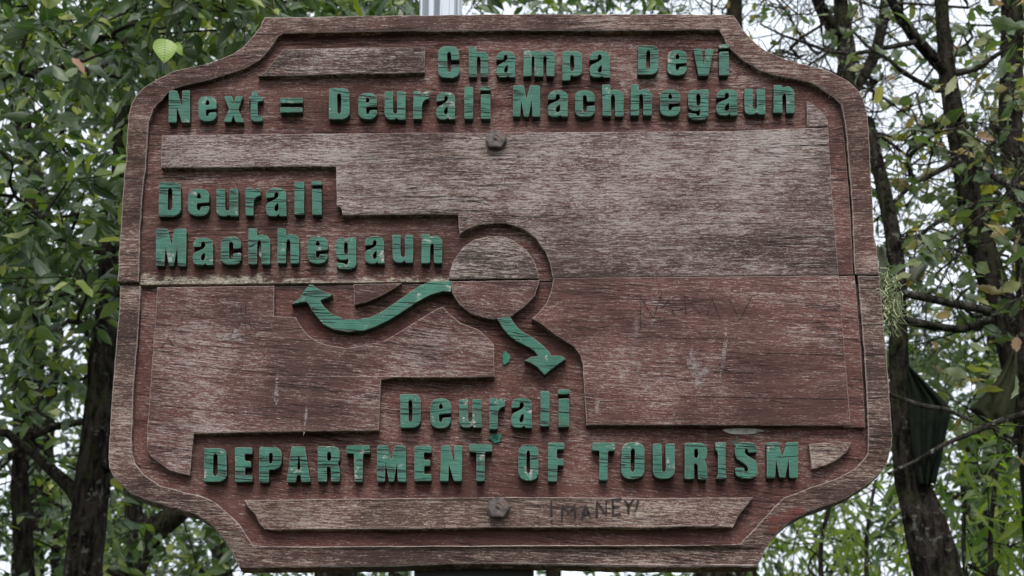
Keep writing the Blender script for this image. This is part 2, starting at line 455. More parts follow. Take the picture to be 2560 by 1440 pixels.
G['a'] = [[(0,.65),(.02,.82),(.12,.94),(.32,1),(.7,1),(.9,.93),(.98,.8),(.98,.08),(1,0),(.66,0),(.64,.07),(.5,0),(.2,0),(.04,.08),(0,.2),(0,.36),(.08,.47),(.3,.55),(.5,.62),(.6,.7),(.6,.8),(.54,.85),(.46,.85),(.4,.79),(.4,.68)],
          [(.4,.22),(.4,.32),(.5,.43),(.6,.46),(.6,.24),(.5,.16)]]
G['m'] = [[(0,0),(0,1),(.25,.98),(.27,.92),(.42,.98),(.56,.94),(.62,.9),(.78,.97),(.92,.95),(1,.85),(1,0),(.74,0),(.74,.72),(.69,.77),(.63,.72),(.63,0),(.36,0),(.36,.72),(.31,.77),(.25,.72),(.25,0)]]
G['p'] = [[(0,0),(0,1),(.4,1),(.42,.95),(.58,1),(.82,.98),(1,.86),(1,.28),(.86,.17),(.6,.14),(.42,.18),(.4,0)], [(.4,.36),(.4,.8),(.5,.86),(.6,.8),(.6,.36),(.5,.30)]]
G['D'] = [[(0,0),(0,1),(.72,1),(.92,.95),(1,.85),(1,.18),(.88,.06),(.68,0)], [(.40,.22),(.40,.78),(.5,.84),(.6,.78),(.6,.24),(.5,.16)]]
G['e'] = [[(0,.2),(0,.8),(.14,.95),(.35,1),(.7,1),(.9,.93),(1,.8),(1,.49),(.42,.45),(.42,.25),(.5,.19),(.58,.24),(.6,.34),(1,.37),(1,.2),(.86,.05),(.65,0),(.35,0),(.12,.06)],
          [(.4,.64),(.4,.76),(.5,.84),(.6,.76),(.6,.65)]]
G['v'] = [[(0,1),(.4,1),(.51,.40),(.62,1),(1,1),(.74,0),(.28,0)]]
G['i'] = [[(0,.87),(0,.99),(1,1),(1,.87)], [(.04,0),(.04,.755),(.96,.765),(.96,0)]]
G['l'] = [[(0,.01),(.03,.99),(1,1),(.97,0)]]
G['N'] = [[(0,0),(.04,1),(.40,1),(.63,.5),(.62,1),(1,1),(.98,0),(.62,0),(.38,.48),(.38,0)]]
G['x'] = [[(0,0),(.3,.5),(.04,1),(.44,1),(.54,.74),(.62,1),(1,1),(.74,.5),(1,0),(.6,0),(.5,.27),(.38,0)]]
G['t'] = [[(.15,.1),(.15,.68),(0,.68),(0,.82),(.2,.83),(.22,1),(.62,1),(.64,.83),(1,.82),(1,.68),(.64,.66),(.64,.24),(.7,.18),(.95,.2),(1,.03),(.8,0),(.45,0),(.25,.04)]]
G['='] = [[(0,.64),(0,1),(1,1),(1,.64)], [(0,0),(0,.38),(1,.38),(1,.05)]]
G['u'] = [[(0,1),(.4,1),(.4,.28),(.46,.21),(.55,.21),(.6,.28),(.6,1),(1,1),(1,0),(.62,0),(.6,.07),(.45,0),(.2,0),(.05,.08),(0,.2)]]
G['r'] = [[(0,0),(.02,1),(.5,1),(.52,.9),(.7,.98),(1,1),(1,.72),(.8,.7),(.62,.62),(.55,.52),(.53,0)]]
G['M'] = [[(0,0),(0,1),(.38,1),(.5,.58),(.62,1),(1,1),(1,0),(.73,0),(.70,.52),(.58,0),(.42,0),(.30,.52),(.27,0)]]
G['g'] = [[(0,.47),(0,.85),(.12,.97),(.35,1),(.55,.96),(.6,1),(1,1),(1,.14),(.86,.03),(.62,0),(.25,0),(.05,.08),(0,.23),(.40,.2),(.46,.14),(.54,.14),(.6,.21),(.6,.34),(.5,.30),(.25,.30),(.06,.37)],
          [(.4,.52),(.4,.8),(.5,.87),(.6,.8),(.6,.52),(.5,.45)]]
G['n'] = [[(0,0),(0,1),(.40,1),(.42,.90),(.7,.95),(.93,.86),(1,.75),(1,0),(.6,0),(.6,.60),(.52,.68),(.42,.60),(.42,0)]]
G['E'] = [[(0,0),(0,1),(1,1),(1,.8),(.56,.8),(.56,.6),(.92,.6),(.92,.42),(.56,.42),(.56,.2),(1,.2),(1,0)]]
G['P'] = [[(0,0),(0,1),(.75,1),(.95,.92),(1,.8),(1,.55),(.9,.42),(.7,.36),(.44,.35),(.44,0)], [(.44,.55),(.44,.8),(.55,.84),(.61,.78),(.61,.58),(.52,.52)]]
G['A'] = [[(0,0),(.2,1),(.76,1),(1,0),(.62,0),(.58,.2),(.42,.2),(.38,0)], [(.43,.36),(.49,.72),(.53,.72),(.58,.36)]]
G['R'] = [[(0,0),(0,1),(.75,1),(.95,.93),(1,.8),(1,.6),(.9,.51),(.98,.42),(1,.3),(1,0),(.6,0),(.6,.36),(.55,.42),(.42,.42),(.42,0)], [(.42,.6),(.42,.8),(.54,.84),(.61,.78),(.61,.64),(.54,.57)]]
G['T'] = [[(.32,0),(.32,.78),(0,.78),(0,1),(1,1),(1,.78),(.7,.78),(.68,0)]]
G['O'] = [[(0,.18),(0,.84),(.12,.95),(.34,1),(.68,1),(.9,.94),(1,.84),(1,.18),(.88,.05),(.66,0),(.32,0),(.1,.06)], [(.41,.25),(.41,.77),(.5,.84),(.59,.77),(.59,.25),(.5,.18)]]
G['F'] = [[(0,0),(0,1),(1,1),(1,.82),(.56,.82),(.56,.59),(.97,.59),(.97,.41),(.58,.41),(.56,0)]]
G['U'] = [[(0,1),(.41,1),(.41,.25),(.5,.18),(.59,.25),(.59,1),(1,1),(1,.18),(.86,.05),(.66,0),(.34,0),(.1,.05),(0,.2)]]
G['I'] = [[(.08,0),(.24,.12),(.24,.72),(.02,.8),(0,1),(.95,1),(.88,.85),(.90,.15),(1,0)]]
G['S'] = [[(0,.3),(0,.16),(.1,.04),(.3,0),(.7,0),(.9,.05),(1,.17),(1,.36),(.9,.5),(.5,.66),(.42,.74),(.46,.82),(.54,.82),(.6,.77),(.6,.7),(1,.72),(1,.85),(.88,.96),(.7,1),(.28,1),(.1,.95),(0,.83),(0,.66),(.1,.53),(.5,.36),(.6,.28),(.58,.2),(.5,.17),(.42,.2),(.38,.3)]]
UP = [('C',1096,116,1148,195.5),('h',1172,117,1221,192.5),('a',1241,128,1288.5,194),('m',1309,125,1386.6,191.7),('p',1406,127.5,1455,202.7),('a',1473.5,127.5,1525.7,194),
 ('D',1595,114,1645.6,187),('e',1669,125.4,1717,189),('v',1732.5,122.5,1784.5,190),('i',1796.7,110,1823,189),
 ('N',420.4,226,476,307),('e',495.7,240.7,541.5,304),('x',557.5,240,608.6,305.7),('t',621.7,228,657,305),('=',700.5,245,757,283),
 ('D',822.4,221,874,299),('e',896,233,942.6,299),('u',962,229,1013.8,300),('r',1032.7,228,1072.7,297.5),('a',1091,230.5,1138.6,299),('l',1160.5,217,1183,297.5),('i',1201,216,1227,297.5),
 ('M',1282,213.5,1350,292),('a',1369.6,227,1420,293),('c',1438,226,1487,292.6),('h',1506,211,1559,291.7),('h',1577,210.6,1629,289),('e',1650,224,1701,291),('g',1720,224,1771,300.5),('a',1791,223,1844,289),('u',1861,222,1913,287),('n',1934,212,1986,283),
 ('D',397,455,452.5,541.5),('e',470.6,472,523,540.6),('u',540.6,472,595.5,541.5),('r',613.6,470,651,540),('a',665,470,716.5,541.5),('l',736,455,761,537),('i',779,452,805,537),
 ('M',390,572,465.6,665.5),('a',481.7,595,533.6,664),('c',552.6,592.5,602.8,662),('h',621,572,675.7,662),('h',693.8,571.5,747.8,659),('e',769,591,819.5,659.6),('g',839,594,891,674),('a',912,591,961.6,659.6),('u',981,587.5,1033,657.5),('n',1053.8,584.6,1105.4,659)]
LO = [('D',1000.6,985,1051.7,1069),('e',1076,996,1127,1070),('u',1148,997.6,1203.6,1069),('r',1223,994.6,1262,1073),('a',1278,994.6,1330.5,1070),('l',1351,977.7,1373.6,1067),('i',1395,974,1424,1068),
 ('D',509,1117.7,565,1203),('E',586.6,1116,630,1203),('P',647,1115.7,703,1204.4),('A',716,1115,776,1204),('R',793.7,1114,849,1203),('T',865.7,1113,925,1204),('M',941.7,1113,1014.4,1204),('E',1036,1114,1078.5,1201.5),('N',1100.7,1113,1156,1203),('T',1173.6,1110,1229.6,1203),
 ('O',1296,1110.5,1345.7,1201.5),('F',1370,1106.6,1410.5,1204.4),
 ('T',1480.5,1106.6,1537,1201.5),('O',1553.4,1106,1611,1198),('U',1632,1109,1687,1197),('R',1711.5,1107.5,1767.5,1198.5),('I',1788,1106.6,1817,1197),('S',1837.5,1106,1893.5,1196.5),('M',1917,1105.5,1995,1195)]
def round_corners(pts, asp, cut=.045):
    o, n = [], len(pts)
    for i in range(n):
        a, b = pts[i], pts[(i + 1) % n]
        L = math.hypot((b[0] - a[0]) * asp, b[1] - a[1]) + 1e-9
        t = min(.25, cut * .6 / L)
        o += [(a[0] * (1 - t) + b[0] * t, a[1] * (1 - t) + b[1] * t), (a[0] * t + b[0] * (1 - t), a[1] * t + b[1] * (1 - t))]
    return o
rl = random.Random(4)
for lst, lean in ((UP, False), (LO, True)):
    for ch, x0, y0, x1, y1 in lst:
        sk = rl.uniform(-.02, .02)
        loops = []
        for lp in G[ch]:
            lp = [(x + rl.uniform(-.012, .012) + sk * (y - .5), y + rl.uniform(-.007, .007)) for x, y in lp]
            lp = round_corners(lp, (x1 - x0) / 88.0)
            loops.append([S(x0 + (x1 - x0) * x, y1 + (y0 - y1) * y) for x, y in lp])
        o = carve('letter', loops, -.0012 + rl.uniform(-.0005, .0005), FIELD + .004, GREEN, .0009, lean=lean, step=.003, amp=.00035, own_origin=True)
        if (ch, x0) == ('h', 621): o['label'] = 'green letter with a white chip in its arch'

# ------------------------------------------------------------------ bolts, post, bracket
k = NT('rusty_bolt')
tc = k.n('ShaderNodeTexCoord')
nz = k.noise(tc.outputs['Object'], 190.0, 4.0, .65)
nz2 = k.noise(tc.outputs['Object'], 60.0, 2.0, .5)
c = k.mix(k.ramp(nz, .35, .7), (.042, .030, .028), (.115, .092, .088))
c = k.mix(k.math('MULTIPLY', k.ramp(nz2, .5, .7), .6), c, (.16, .075, .05))
BOLT = k.out(k.principled(c, .6, .15, .4, k.bump(nz, .0012, .8)))
def bolt(px, py, y0):
    cx, cz = S(px, py)
    bm = bmesh.new()
    prof = [(.0158, .003), (.0158, -.0112), (.0150, -.0124), (.0128, -.0130), (.0066, -.0133), (.0054, -.0126), (.0026, -.0124), (.0016, -.0136)]
    N = 24
    rings = []
    for i, (r, y) in enumerate(prof):
        ring = []
        for j in range(N):
            a = 2 * math.pi * j / N
            hexf = 1 + .05 * math.cos(6 * a) if i < 3 else 1
            rr = r * hexf * (1 + .035 * math.sin(3 * a + px)) + (.0006 if i < 4 else .0003) * math.sin(5 * a + 1)
            ring.append(bm.verts.new((rr * math.cos(a), y + .0005 * math.sin(2 * a + i), rr * math.sin(a))))
        rings.append(ring)
    for a, b in zip(rings, rings[1:]):
        for j in range(N): bm.faces.new((a[j], a[(j + 1) % N], b[(j + 1) % N], b[j]))
    bm.faces.new(rings[-1])
    bmesh.ops.recalc_face_normals(bm, faces=bm.faces)
    for f in bm.faces: f.smooth = False
    me = bpy.data.meshes.new('bolt'); bm.to_mesh(me); bm.free()
    o = link('bolt', me, BOLT, SIGN); o.location = (cx, y0, cz)
    # the washer under the head
    bm = bmesh.new()
    bmesh.ops.create_cone(bm, cap_ends=True, segments=28, radius1=.0178, radius2=.0172, depth=.0022, matrix=Matrix.Rotation(R(90), 4, 'X'))
    me = bpy.data.meshes.new('washer'); bm.to_mesh(me); bm.free()
    w = link('washer', me, BOLT, o); w.location = (0, -.0004, 0)
bolt(1240, 354, .0006)
bolt(1246, 1272, .001)

k = NT('stainless_steel')
tc = k.n('ShaderNodeTexCoord')
br = k.noise(k.scl(tc.outputs['Object'], (75, 75, .8)), 1.0, 3.0, .6)
c = k.mix(k.ramp(br, .40, .52), (.22, .23, .24), (.88, .89, .90))  # light and dark reflection bands painted into the steel colour
STEEL = k.out(k.principled(c, k.math('ADD', k.math('MULTIPLY', br, .12), .06), 1.0, .5, k.bump(br, .0001, .3)))
k = NT('dark_steel')
tc = k.n('ShaderNodeTexCoord')
c = k.mix(k.noise(tc.outputs['Object'], 60.0, 3.0), (.018, .019, .024), (.05, .045, .045))
DARK = k.out(k.principled(c, .55, .3, .4))
def tube_mesh(name, r, h, n=40, wall=.003):
    bm = bmesh.new()
    rs = [(r, 0), (r, h), (r - wall, h), (r - wall, h - .05), (0.001, h - .05)]
    rings = [[bm.verts.new((a * math.cos(2 * math.pi * j / n), a * math.sin(2 * math.pi * j / n), z)) for j in range(n)] for a, z in rs]
    for a, b in zip(rings, rings[1:]):
        for j in range(n): bm.faces.new((a[j], a[(j + 1) % n], b[(j + 1) % n], b[j]))
    bmesh.ops.recalc_face_normals(bm, faces=bm.faces)
    for f in bm.faces: f.smooth = True
    me = bpy.data.meshes.new(name); bm.to_mesh(me); bm.free()
    return me
pw = at(1102, 20, .09)
POST_R = .0375
post = link('post', tube_mesh('post', POST_R, 3.75), STEEL, SIGN)
post.location = (pw.x - SIGN_O.x, RIM_B + .004 + POST_R, -SIGN_O.z)
bm = bmesh.new()
bmesh.ops.create_cube(bm, size=1.0, matrix=Matrix.Diagonal((.182, .012, .13, 1)))
bmesh.ops.bevel(bm, geom=bm.edges[:], offset=.002, segments=1, affect='EDGES')
me = bpy.data.meshes.new('bracket'); bm.to_mesh(me); bm.free()
br_o = link('bracket', me, DARK, SIGN)
bx = at(1185, 1440, .05)
br_o.location = (bx.x - SIGN_O.x, RIM_B + .0075, bx.z - SIGN_O.z + .02)

# ------------------------------------------------------------------ paint marks and pencil graffiti on the board
def flat_paint(name, c1, c2, thr=.42, fade=0.0):
    k = NT(name)
    tc = k.n('ShaderNodeTexCoord'); tc.object = SIGN
    p = tc.outputs['Object']
    n1 = k.noise(k.scl(p, (60, 60, 420)), 1.0, 3.0, .6, .3)
    n2 = k.noise(p, 120.0, 3.0, .6)
    c = k.mix(k.ramp(n2, .3, .7), c1, c2)
    bs = k.principled(c, .75, 0, .2)
    tr = k.n('ShaderNodeBsdfTransparent').outputs[0]
    mx = k.n('ShaderNodeMixShader')
    f = k.math('MULTIPLY', k.ramp(k.math('ADD', k.math('MULTIPLY', n1, .6), k.math('MULTIPLY', n2, .4)), thr - .05, thr + .07), 1.0 - fade)
    k.put(mx.inputs[0], f); k.put(mx.inputs[1], tr); k.put(mx.inputs[2], bs)
    return k.out(mx.outputs[0])
P_GREEN = flat_paint('green_paint_spill', (.022, .105, .07), (.038, .15, .10), .38)
P_WHITE = flat_paint('white_residue', (.55, .53, .52), (.72, .70, .69), .36)
P_PALE = flat_paint('pale_scuff', (.33, .29, .28), (.42, .38, .37), .49, .62)
P_CRUST = flat_paint('crusty_growth', (.28, .265, .25), (.42, .40, .37), .36)
P_INK = flat_paint('marker_ink', (.014, .010, .012), (.03, .022, .022), .38, .05)
P_PENCIL = flat_paint('faint_pencil', (.022, .014, .014), (.035, .024, .024), .45, .25)
P_RED = flat_paint('red_stain', (.115, .034, .029), (.15, .045, .036), .46, .38)
def patch(name, px, py, rx, ry, y, mat, rot=0.0, seed=1, rough=.22, lean=True, yfun=None):
    rr = random.Random(seed)
    N = 22
    ph = [rr.uniform(0, 6.28) for _ in range(4)]
    pts = []
    for j in range(N):
        a = 2 * math.pi * j / N
        q = 1 + rough * (math.sin(3 * a + ph[0]) * .5 + math.sin(5 * a + ph[1]) * .35 + math.sin(9 * a + ph[2]) * .3)
        x, v = rx * q * math.cos(a), ry * q * math.sin(a)
        x, v = x * math.cos(rot) - v * math.sin(rot), x * math.sin(rot) + v * math.cos(rot)
        pts.append(S(px + x, py + v))
    return carve(name, [pts], y - .0005, y + .0012, mat, .0002, lean=lean, amp=.0003, step=.004, yfun=yfun)
FL, FU = FIELD + .0008, FIELD
patch('paint_spot', 1265, 887, 10, 16, FL, P_GREEN, 0, 3)
patch('paint_spot', 1239, 1088, 15, 12, FL, P_GREEN, 0, 5)
patch('paint_spot', 1842, 1097, 8, 12, FL, flat_paint('thin_green', (.03, .10, .07), (.05, .14, .1), .5, .4), 0, 6)
patch('paint_spot', 649, 618, 5, 16, FU, P_WHITE, 0, 8, .12, False)['label'] = 'white chip in the arch of a letter'
patch('fungus_strip', 1860, 1071, 50, 8, FL, P_CRUST, 0, 9, .15)['label'] = 'white crusty growth under the panel edge'
patch('scuff_mark', 1735, 915, 34, 13, .001, P_PALE, 1.25, 11, .5)
patch('scuff_mark', 1752, 935, 18, 30, .001, P_PALE, .2, 12, .5)
patch('scuff_mark', 1810, 880, 5, 70, .001, P_PALE, .12, 13, .4)
patch('scuff_mark', 690, 975, 5, 40, .001, P_PALE, .03, 15, .5)
patch('scuff_mark', 763, 1045, 3, 38, .001, P_PALE, .1, 16, .3)
patch('scuff_mark', 1493, 1015, 5, 24, .001, P_PALE, .1, 17, .3)
patch('scuff_mark', 1597, 925, 4, 16, .001, P_PALE, .15, 18, .3)
patch('scuff_mark', 1560, 205, 5, 26, FU, P_PALE, -.4, 19, .3, False)
patch('scuff_mark', 578, 835, 30, 18, .001, P_PALE, 0, 20, .5)
patch('paint_stain', 1955, 1296, 62, 17, .0002, P_RED, -.5, 21, .3, yfun=fade_low_right)

def ribbon(name, strokes, w, y, mat, lean=True):
    V, Fq = [], []
    for st in strokes:
        st = densify_open(st, 6.0)
        base = len(V)
        P = [np.array(S(*q)) for q in st]
        for i, p in enumerate(P):
            t = P[min(i + 1, len(P) - 1)] - P[max(i - 1, 0)]
            t = t / (np.linalg.norm(t) + 1e-9); nrm = np.array([-t[1], t[0]])
            ww = w * (.75 + .5 * mnoise.noise(Vector((p[0] * 90, p[1] * 90, 1))))
            for s in (-1, 1):
                q = p + nrm * ww * s
                V.append((q[0], y + (lower_lean(q[0]) if lean else 0) - .0004, q[1]))
        for i in range(len(P) - 1): Fq.append((base + 2 * i, base + 2 * i + 1, base + 2 * i + 3, base + 2 * i + 2))
    me = mesh_np(name, np.array(V), [np.array(Fq)])
    return link(name, me, mat, SIGN)
def densify_open(pts, step):
    o = []
    for a, b in zip(pts, pts[1:]):
        m = max(1, int(math.hypot(b[0] - a[0], b[1] - a[1]) / step))
        o += [(a[0] + (b[0] - a[0]) * j / m, a[1] + (b[1] - a[1]) * j / m) for j in range(m)]
    return o + [pts[-1]]
def c9(pts): return [(900 + x / 3.428, 1020 + y / 3.428) for x, y in pts]
MANEY = [c9([(1640,790),(1640,920)]), c9([(1640,955),(1642,975)]),
 c9([(1730,970),(1735,830),(1790,900),(1840,830),(1845,950)]),
 c9([(1900,950),(1935,830),(1975,935)]), c9([(1912,905),(1965,900)]),
 c9([(2030,935),(2030,800),(2110,915),(2110,790)]),
 c9([(2235,905),(2170,920),(2165,785),(2240,780)]), c9([(2165,850),(2225,845)]),
 c9([(2265,785),(2300,840)]), c9([(2345,780),(2300,845),(2300,910)]),
 c9([(2385,790),(2360,890)]), c9([(2350,910),(2355,920)])]
ribbon('graffiti', MANEY, .0021, .0008, P_INK)['label'] = 'dark handwritten marker scrawl'
def c11(pts): return [(1100 + x / 3.428, 700 + y / 3.428) for x, y in pts]
ribbon('graffiti', [c11([(1720,420),(1715,140),(1830,330),(1900,110)]), c11([(1895,250),(1960,170),(2010,310)]), c11([(2110,300),(2090,120),(2240,300)]),
  c11([(2290,300),(2330,160),(2400,330)]), [(1822,748),(1850,800),(1880,740)]], .0013, .0008, P_PENCIL)['label'] = 'faint scratched pencil strokes'
ribbon('graffiti', [[(575,780),(583,762),(592,782)], [(600,760),(602,785)], [(612,758),(613,784)], [(580,830),(582,805),(594,822),(598,803)], [(610,802),(616,828)], [(622,800),(628,826)],
  [(560,850),(640,828)], [(400,866),(418,840),(432,862)], [(440,840),(470,850)]], .0011, .0008, P_PENCIL)['label'] = 'faint scratched pencil strokes'

# long drying cracks
P_CRACK = flat_paint('open_crack', (.008, .006, .006), (.016, .011, .010), .34)
for pts, w, y in [
  ([(1700,991),(1850,993),(2000,996),(2120,998)], .0006, .0010), ([(2171,995),(2222,992)], .0008, .0005), ([(1905,882),(2030,885),(2110,887)], .0005, .0010), ([(2166,888),(2213,886)], .0009, .0005),
  ([(2157,812),(2206,811)], .0009, .0005), ([(2151,720),(2198,722)], .0006, .0005), ([(2175,1089),(2231,1089)], .0009, .0005), ([(2170,948),(2218,946)], .0005, .0005),
  ([(1560,842),(1720,846),(1840,845)], .0004, .0010), ([(1500,1003),(1600,1001),(1680,1003)], .0004, .0010), ([(420,905),(560,918),(700,934)], .0004, .0010), ([(400,1010),(560,1026),(720,1040)], .0004, .0010),
  ([(640,85),(693,88)], .0008, 0), ([(610,117),(664,117)], .0007, 0), ([(576,140),(640,137)], .0006, 0), ([(1822,88),(1868,90)], .0007, 0), ([(2117,330),(2170,331)], .0005, 0),
  ([(2000,363),(2060,361),(1950,364)], .0004, .0006), ([(1700,660),(1820,662)], .0004, .0006), ([(1700,560),(1850,557),(1950,560)], .0004, .0006), ([(1905,1362),(1840,1363),(1780,1363)], .0006, .0005),
  ([(312,446),(350,447)], .0009, 0), ([(306,530),(352,527)], .0006, 0), ([(290,837),(338,839)], .0008, .0005), ([(280,960),(330,962)], .0006, .0005)]:
    ribbon('crack', [pts], w, y, P_CRACK, lean=pts[0][1] > 700)

# ------------------------------------------------------------------ beard lichen on the right edge
k = NT('lichen')
tc = k.n('ShaderNodeTexCoord')
c = k.mix(k.noise(tc.outputs['Object'], 90.0, 2.0), (.24, .28, .15), (.40, .44, .27))
LICHEN = k.out(k.principled(c, .9, 0, .1))
def tubes(paths, radii, n=4, cap=False):
    """many polylines -> one tube mesh (V, F)"""
    Vs, Fs, base = [], [], 0
    ang = 2 * np.pi * np.arange(n) / n
    ca, sa = np.cos(ang), np.sin(ang)
    for P, r in zip(paths, radii):
        P = np.asarray(P, float); m = len(P)
        T = np.gradient(P, axis=0); T /= (np.linalg.norm(T, axis=1, keepdims=True) + 1e-12)
        ref = np.array([0.31, 0.2, 0.93]) if abs(T[:, 2]).mean() < .8 else np.array([.9, .4, .1])
        A = np.cross(T, ref); A /= (np.linalg.norm(A, axis=1, keepdims=True) + 1e-12)
        B = np.cross(T, A)
        r = np.broadcast_to(np.asarray(r, float), (m,))
        V = P[:, None, :] + r[:, None, None] * (A[:, None, :] * ca[None, :, None] + B[:, None, :] * sa[None, :, None])
        Vs.append(V.reshape(-1, 3))
        i = np.arange(m - 1)[:, None] * n; j = np.arange(n)[None, :]; j2 = (j + 1) % n
        Fs.append(np.stack([i + j, i + j2, i + n + j2, i + n + j], -1).reshape(-1, 4) + base)
        base += m * n
    return np.concatenate(Vs), np.concatenate(Fs)
rng = np.random.default_rng(12)
lp, lr = [], []
for i in range(330):
    t = rng.random()
    y0 = 682 + 100 * t ** .8
    st = at(2202 + (y0 - 690) * .09, y0, .02 + .025 * rng.random())
    p = np.array(st); pts = [p.copy()]
    d = np.array([.6 + .5 * rng.random(), rng.normal() * .4, -.1 + .3 * rng.normal()])
    L = .016 + .026 * rng.random() * (1 if t > .25 else .55)
    for s in range(7):
        d = d + rng.normal(size=3) * .55 + np.array([-.05, 0, -.28])
        d /= np.linalg.norm(d)
        p = p + d * L / 5; pts.append(p.copy())
    lp.append(pts); lr.append(np.linspace(.0012, .0006, len(pts)))
o0 = np.array(at(2205, 740, .03))
V, Fq = tubes(lp, lr, 3)
lt = link('beard_lichen', mesh_np('beard_lichen', V - o0, [Fq]), LICHEN)
lt.location = o0
tag(lt, 'pale green stringy lichen tuft hanging on the right edge of the wooden board', 'lichen')

# ------------------------------------------------------------------ ground and far slope (below the frame)
k = NT('forest_floor')
tc = k.n('ShaderNodeTexCoord')
n1 = k.noise(tc.outputs['Object'], 3.0, 5.0, .65)
c = k.mix(k.ramp(n1, .35, .65), (.045, .038, .026), (.06, .075, .035))
SOIL = k.out(k.principled(c, .95, 0, .1, k.bump(n1, .05, .6)))
gx = np.concatenate([[-1500, -300, -80], np.linspace(-30, 30, 41), [80, 300, 1500]])
X, Y = np.meshgrid(gx, gx, indexing='ij')
Z = np.zeros_like(X)
for i in range(X.shape[0]):
    for j in range(X.shape[1]):
        if abs(X[i, j]) < 60 and abs(Y[i, j]) < 60:
            Z[i, j] = .12 * mnoise.noise(Vector((X[i, j] * .3, Y[i, j] * .3, 0))) * min(1, math.hypot(X[i, j], Y[i, j]) / 3)
n = len(gx)
ii = (np.arange(n - 1)[:, None] * n + np.arange(n - 1)[None, :]).ravel()
gr = link('ground', mesh_np('ground', np.stack([X, Y, Z], -1).reshape(-1, 3), [np.stack([ii, ii + n, ii + n + 1, ii + 1], 1)], True), SOIL)
tag(gr, 'bare forest floor below the sign', None, None, 'structure')

# ------------------------------------------------------------------ vegetation materials
def leaf_mat(name, cols, rough=.42, under=(.16, .20, .12), trans=.30, spec=.5, vein=.16):
    k = NT(name)
    oi = k.n('ShaderNodeObjectInfo')
    at_ = k.n('ShaderNodeAttribute'); at_.attribute_name = 'tint'
    t = k.math('FRACT', k.math('ADD', oi.outputs['Random'], at_.outputs['Fac']))
    cr = k.n('ShaderNodeValToRGB'); cr.color_ramp.interpolation = 'LINEAR'
    el = cr.color_ramp.elements
    while len(el) < len(cols): el.new(.5)
    for e, (pos, c) in zip(el, cols): e.position = pos; e.color = (*c, 1)
    k.put(cr.inputs[0], t)
    uv = k.n('ShaderNodeUVMap'); uv.uv_map = 'uv'
    sep = k.n('ShaderNodeSeparateXYZ'); k.put(sep.inputs[0], uv.outputs[0])
    au = k.math('ABSOLUTE', k.math('SUBTRACT', sep.outputs[0], .5))
    rib = k.ramp(au, .035, .012)
    vn = k.math('SINE', k.math('MULTIPLY', k.math('SUBTRACT', sep.outputs[1], k.math('MULTIPLY', au, .55)), 58.0))
    vm = k.math('MULTIPLY', k.ramp(vn, .72, .98), vein)
    c = cr.outputs[0]
    blot = k.noise(k.n('ShaderNodeTexCoord').outputs['Object'], 60.0, 3.0, .6)
    c = k.mix(k.math('MULTIPLY', k.ramp(blot, .45, .75), .3), c, (.03, .05, .02))
    lite = k.mix(.5, c, (.22, .28, .12)) if vein < .5 else k.mix(.7, c, (.035, .085, .012))
    c = k.mix(k.math('MAXIMUM', k.math('MULTIPLY', rib, .7), vm), c, lite)
    ge = k.n('ShaderNodeNewGeometry')
    c2 = k.mix(k.math('MULTIPLY', ge.outputs['Backfacing'], .55), c, under)
    nrm = k.bump(vn, .0010, .25)
    pr = k.principled(c2, rough, 0, spec, nrm)
    tr = k.n('ShaderNodeBsdfTranslucent')
    k.put(tr.inputs[0], k.mix(1.0, c, (1.6, 1.9, .7), 'MULTIPLY'))
    mx = k.n('ShaderNodeMixShader'); mx.inputs[0].default_value = trans
    k.put(mx.inputs[1], pr); k.put(mx.inputs[2], tr.outputs[0])
    return k.out(mx.outputs[0])
L_DARK = leaf_mat('leaf_dark_green', [(0, (.010, .026, .011)), (.35, (.024, .054, .018)), (.65, (.052, .095, .024)), (.88, (.125, .170, .028)), (1, (.24, .25, .04))], .36)
L_MIX = leaf_mat('leaf_oak', [(0, (.030, .052, .020)), (.4, (.055, .085, .030)), (.7, (.10, .125, .050)), (.88, (.22, .19, .04)), (.95, (.25, .16, .05)), (1, (.24, .13, .08))], .5, (.22, .25, .17), .34)
L_BRIGHT = leaf_mat('leaf_bamboo', [(0, (.03, .06, .012)), (.4, (.085, .14, .020)), (1, (.22, .25, .045))], .45, (.14, .2, .08), .5)
L_LIME = leaf_mat('leaf_lime', [(0, (.20, .31, .05)), (1, (.24, .34, .07))], .4, (.25, .33, .1), .3, vein=.75)
L_BROWN = leaf_mat('leaf_dead', [(0, (.25, .12, .085)), (1, (.28, .14, .10))], .7, (.26, .16, .12), .2)
L_YELLOW = leaf_mat('leaf_yellow', [(0, (.24, .21, .022)), (1, (.30, .24, .03))], .5, (.22, .2, .04), .35, vein=.6)

def bark_mat(name, c1, c2, moss=.5, pale=.3):
    k = NT(name)
    tc = k.n('ShaderNodeTexCoord')
    p = tc.outputs['Object']
    n1 = k.noise(k.scl(p, (42, 42, 13)), 1.0, 4.0, .65, .5)
    n2 = k.noise(p, 5.0, 3.0, .6)
    n3 = k.noise(p, 38.0, 3.0, .6)
    c = k.mix(k.ramp(n1, .35, .65), c1, c2)
    c = k.mix(k.math('MULTIPLY', k.math('MULTIPLY', k.ramp(n2, .48, .62), k.ramp(n3, .4, .6)), moss), c, (.032, .042, .014))
    c = k.mix(k.math('MULTIPLY', k.math('MULTIPLY', k.ramp(n3, .56, .66), k.ramp(n2, .55, .42)), pale), c, (.30, .32, .26))
    return k.out(k.principled(c, .95, 0, .02, k.bump(k.math('ADD', n1, k.math('MULTIPLY', n3, .4)), .02, 1.0)))
BARK = bark_mat('bark_dark', (.004, .0035, .003), (.030, .025, .021), .45, .2)
BARK_L = bark_mat('bark_lichened', (.012, .011, .010), (.055, .050, .043), .25, .8)
TWIG_L = bark_mat('twig_lichened', (.012, .010, .009), (.060, .053, .044), .15, .6)
TWIG = bark_mat('twig_bark', (.010, .008, .007), (.040, .034, .028), .2, .35)

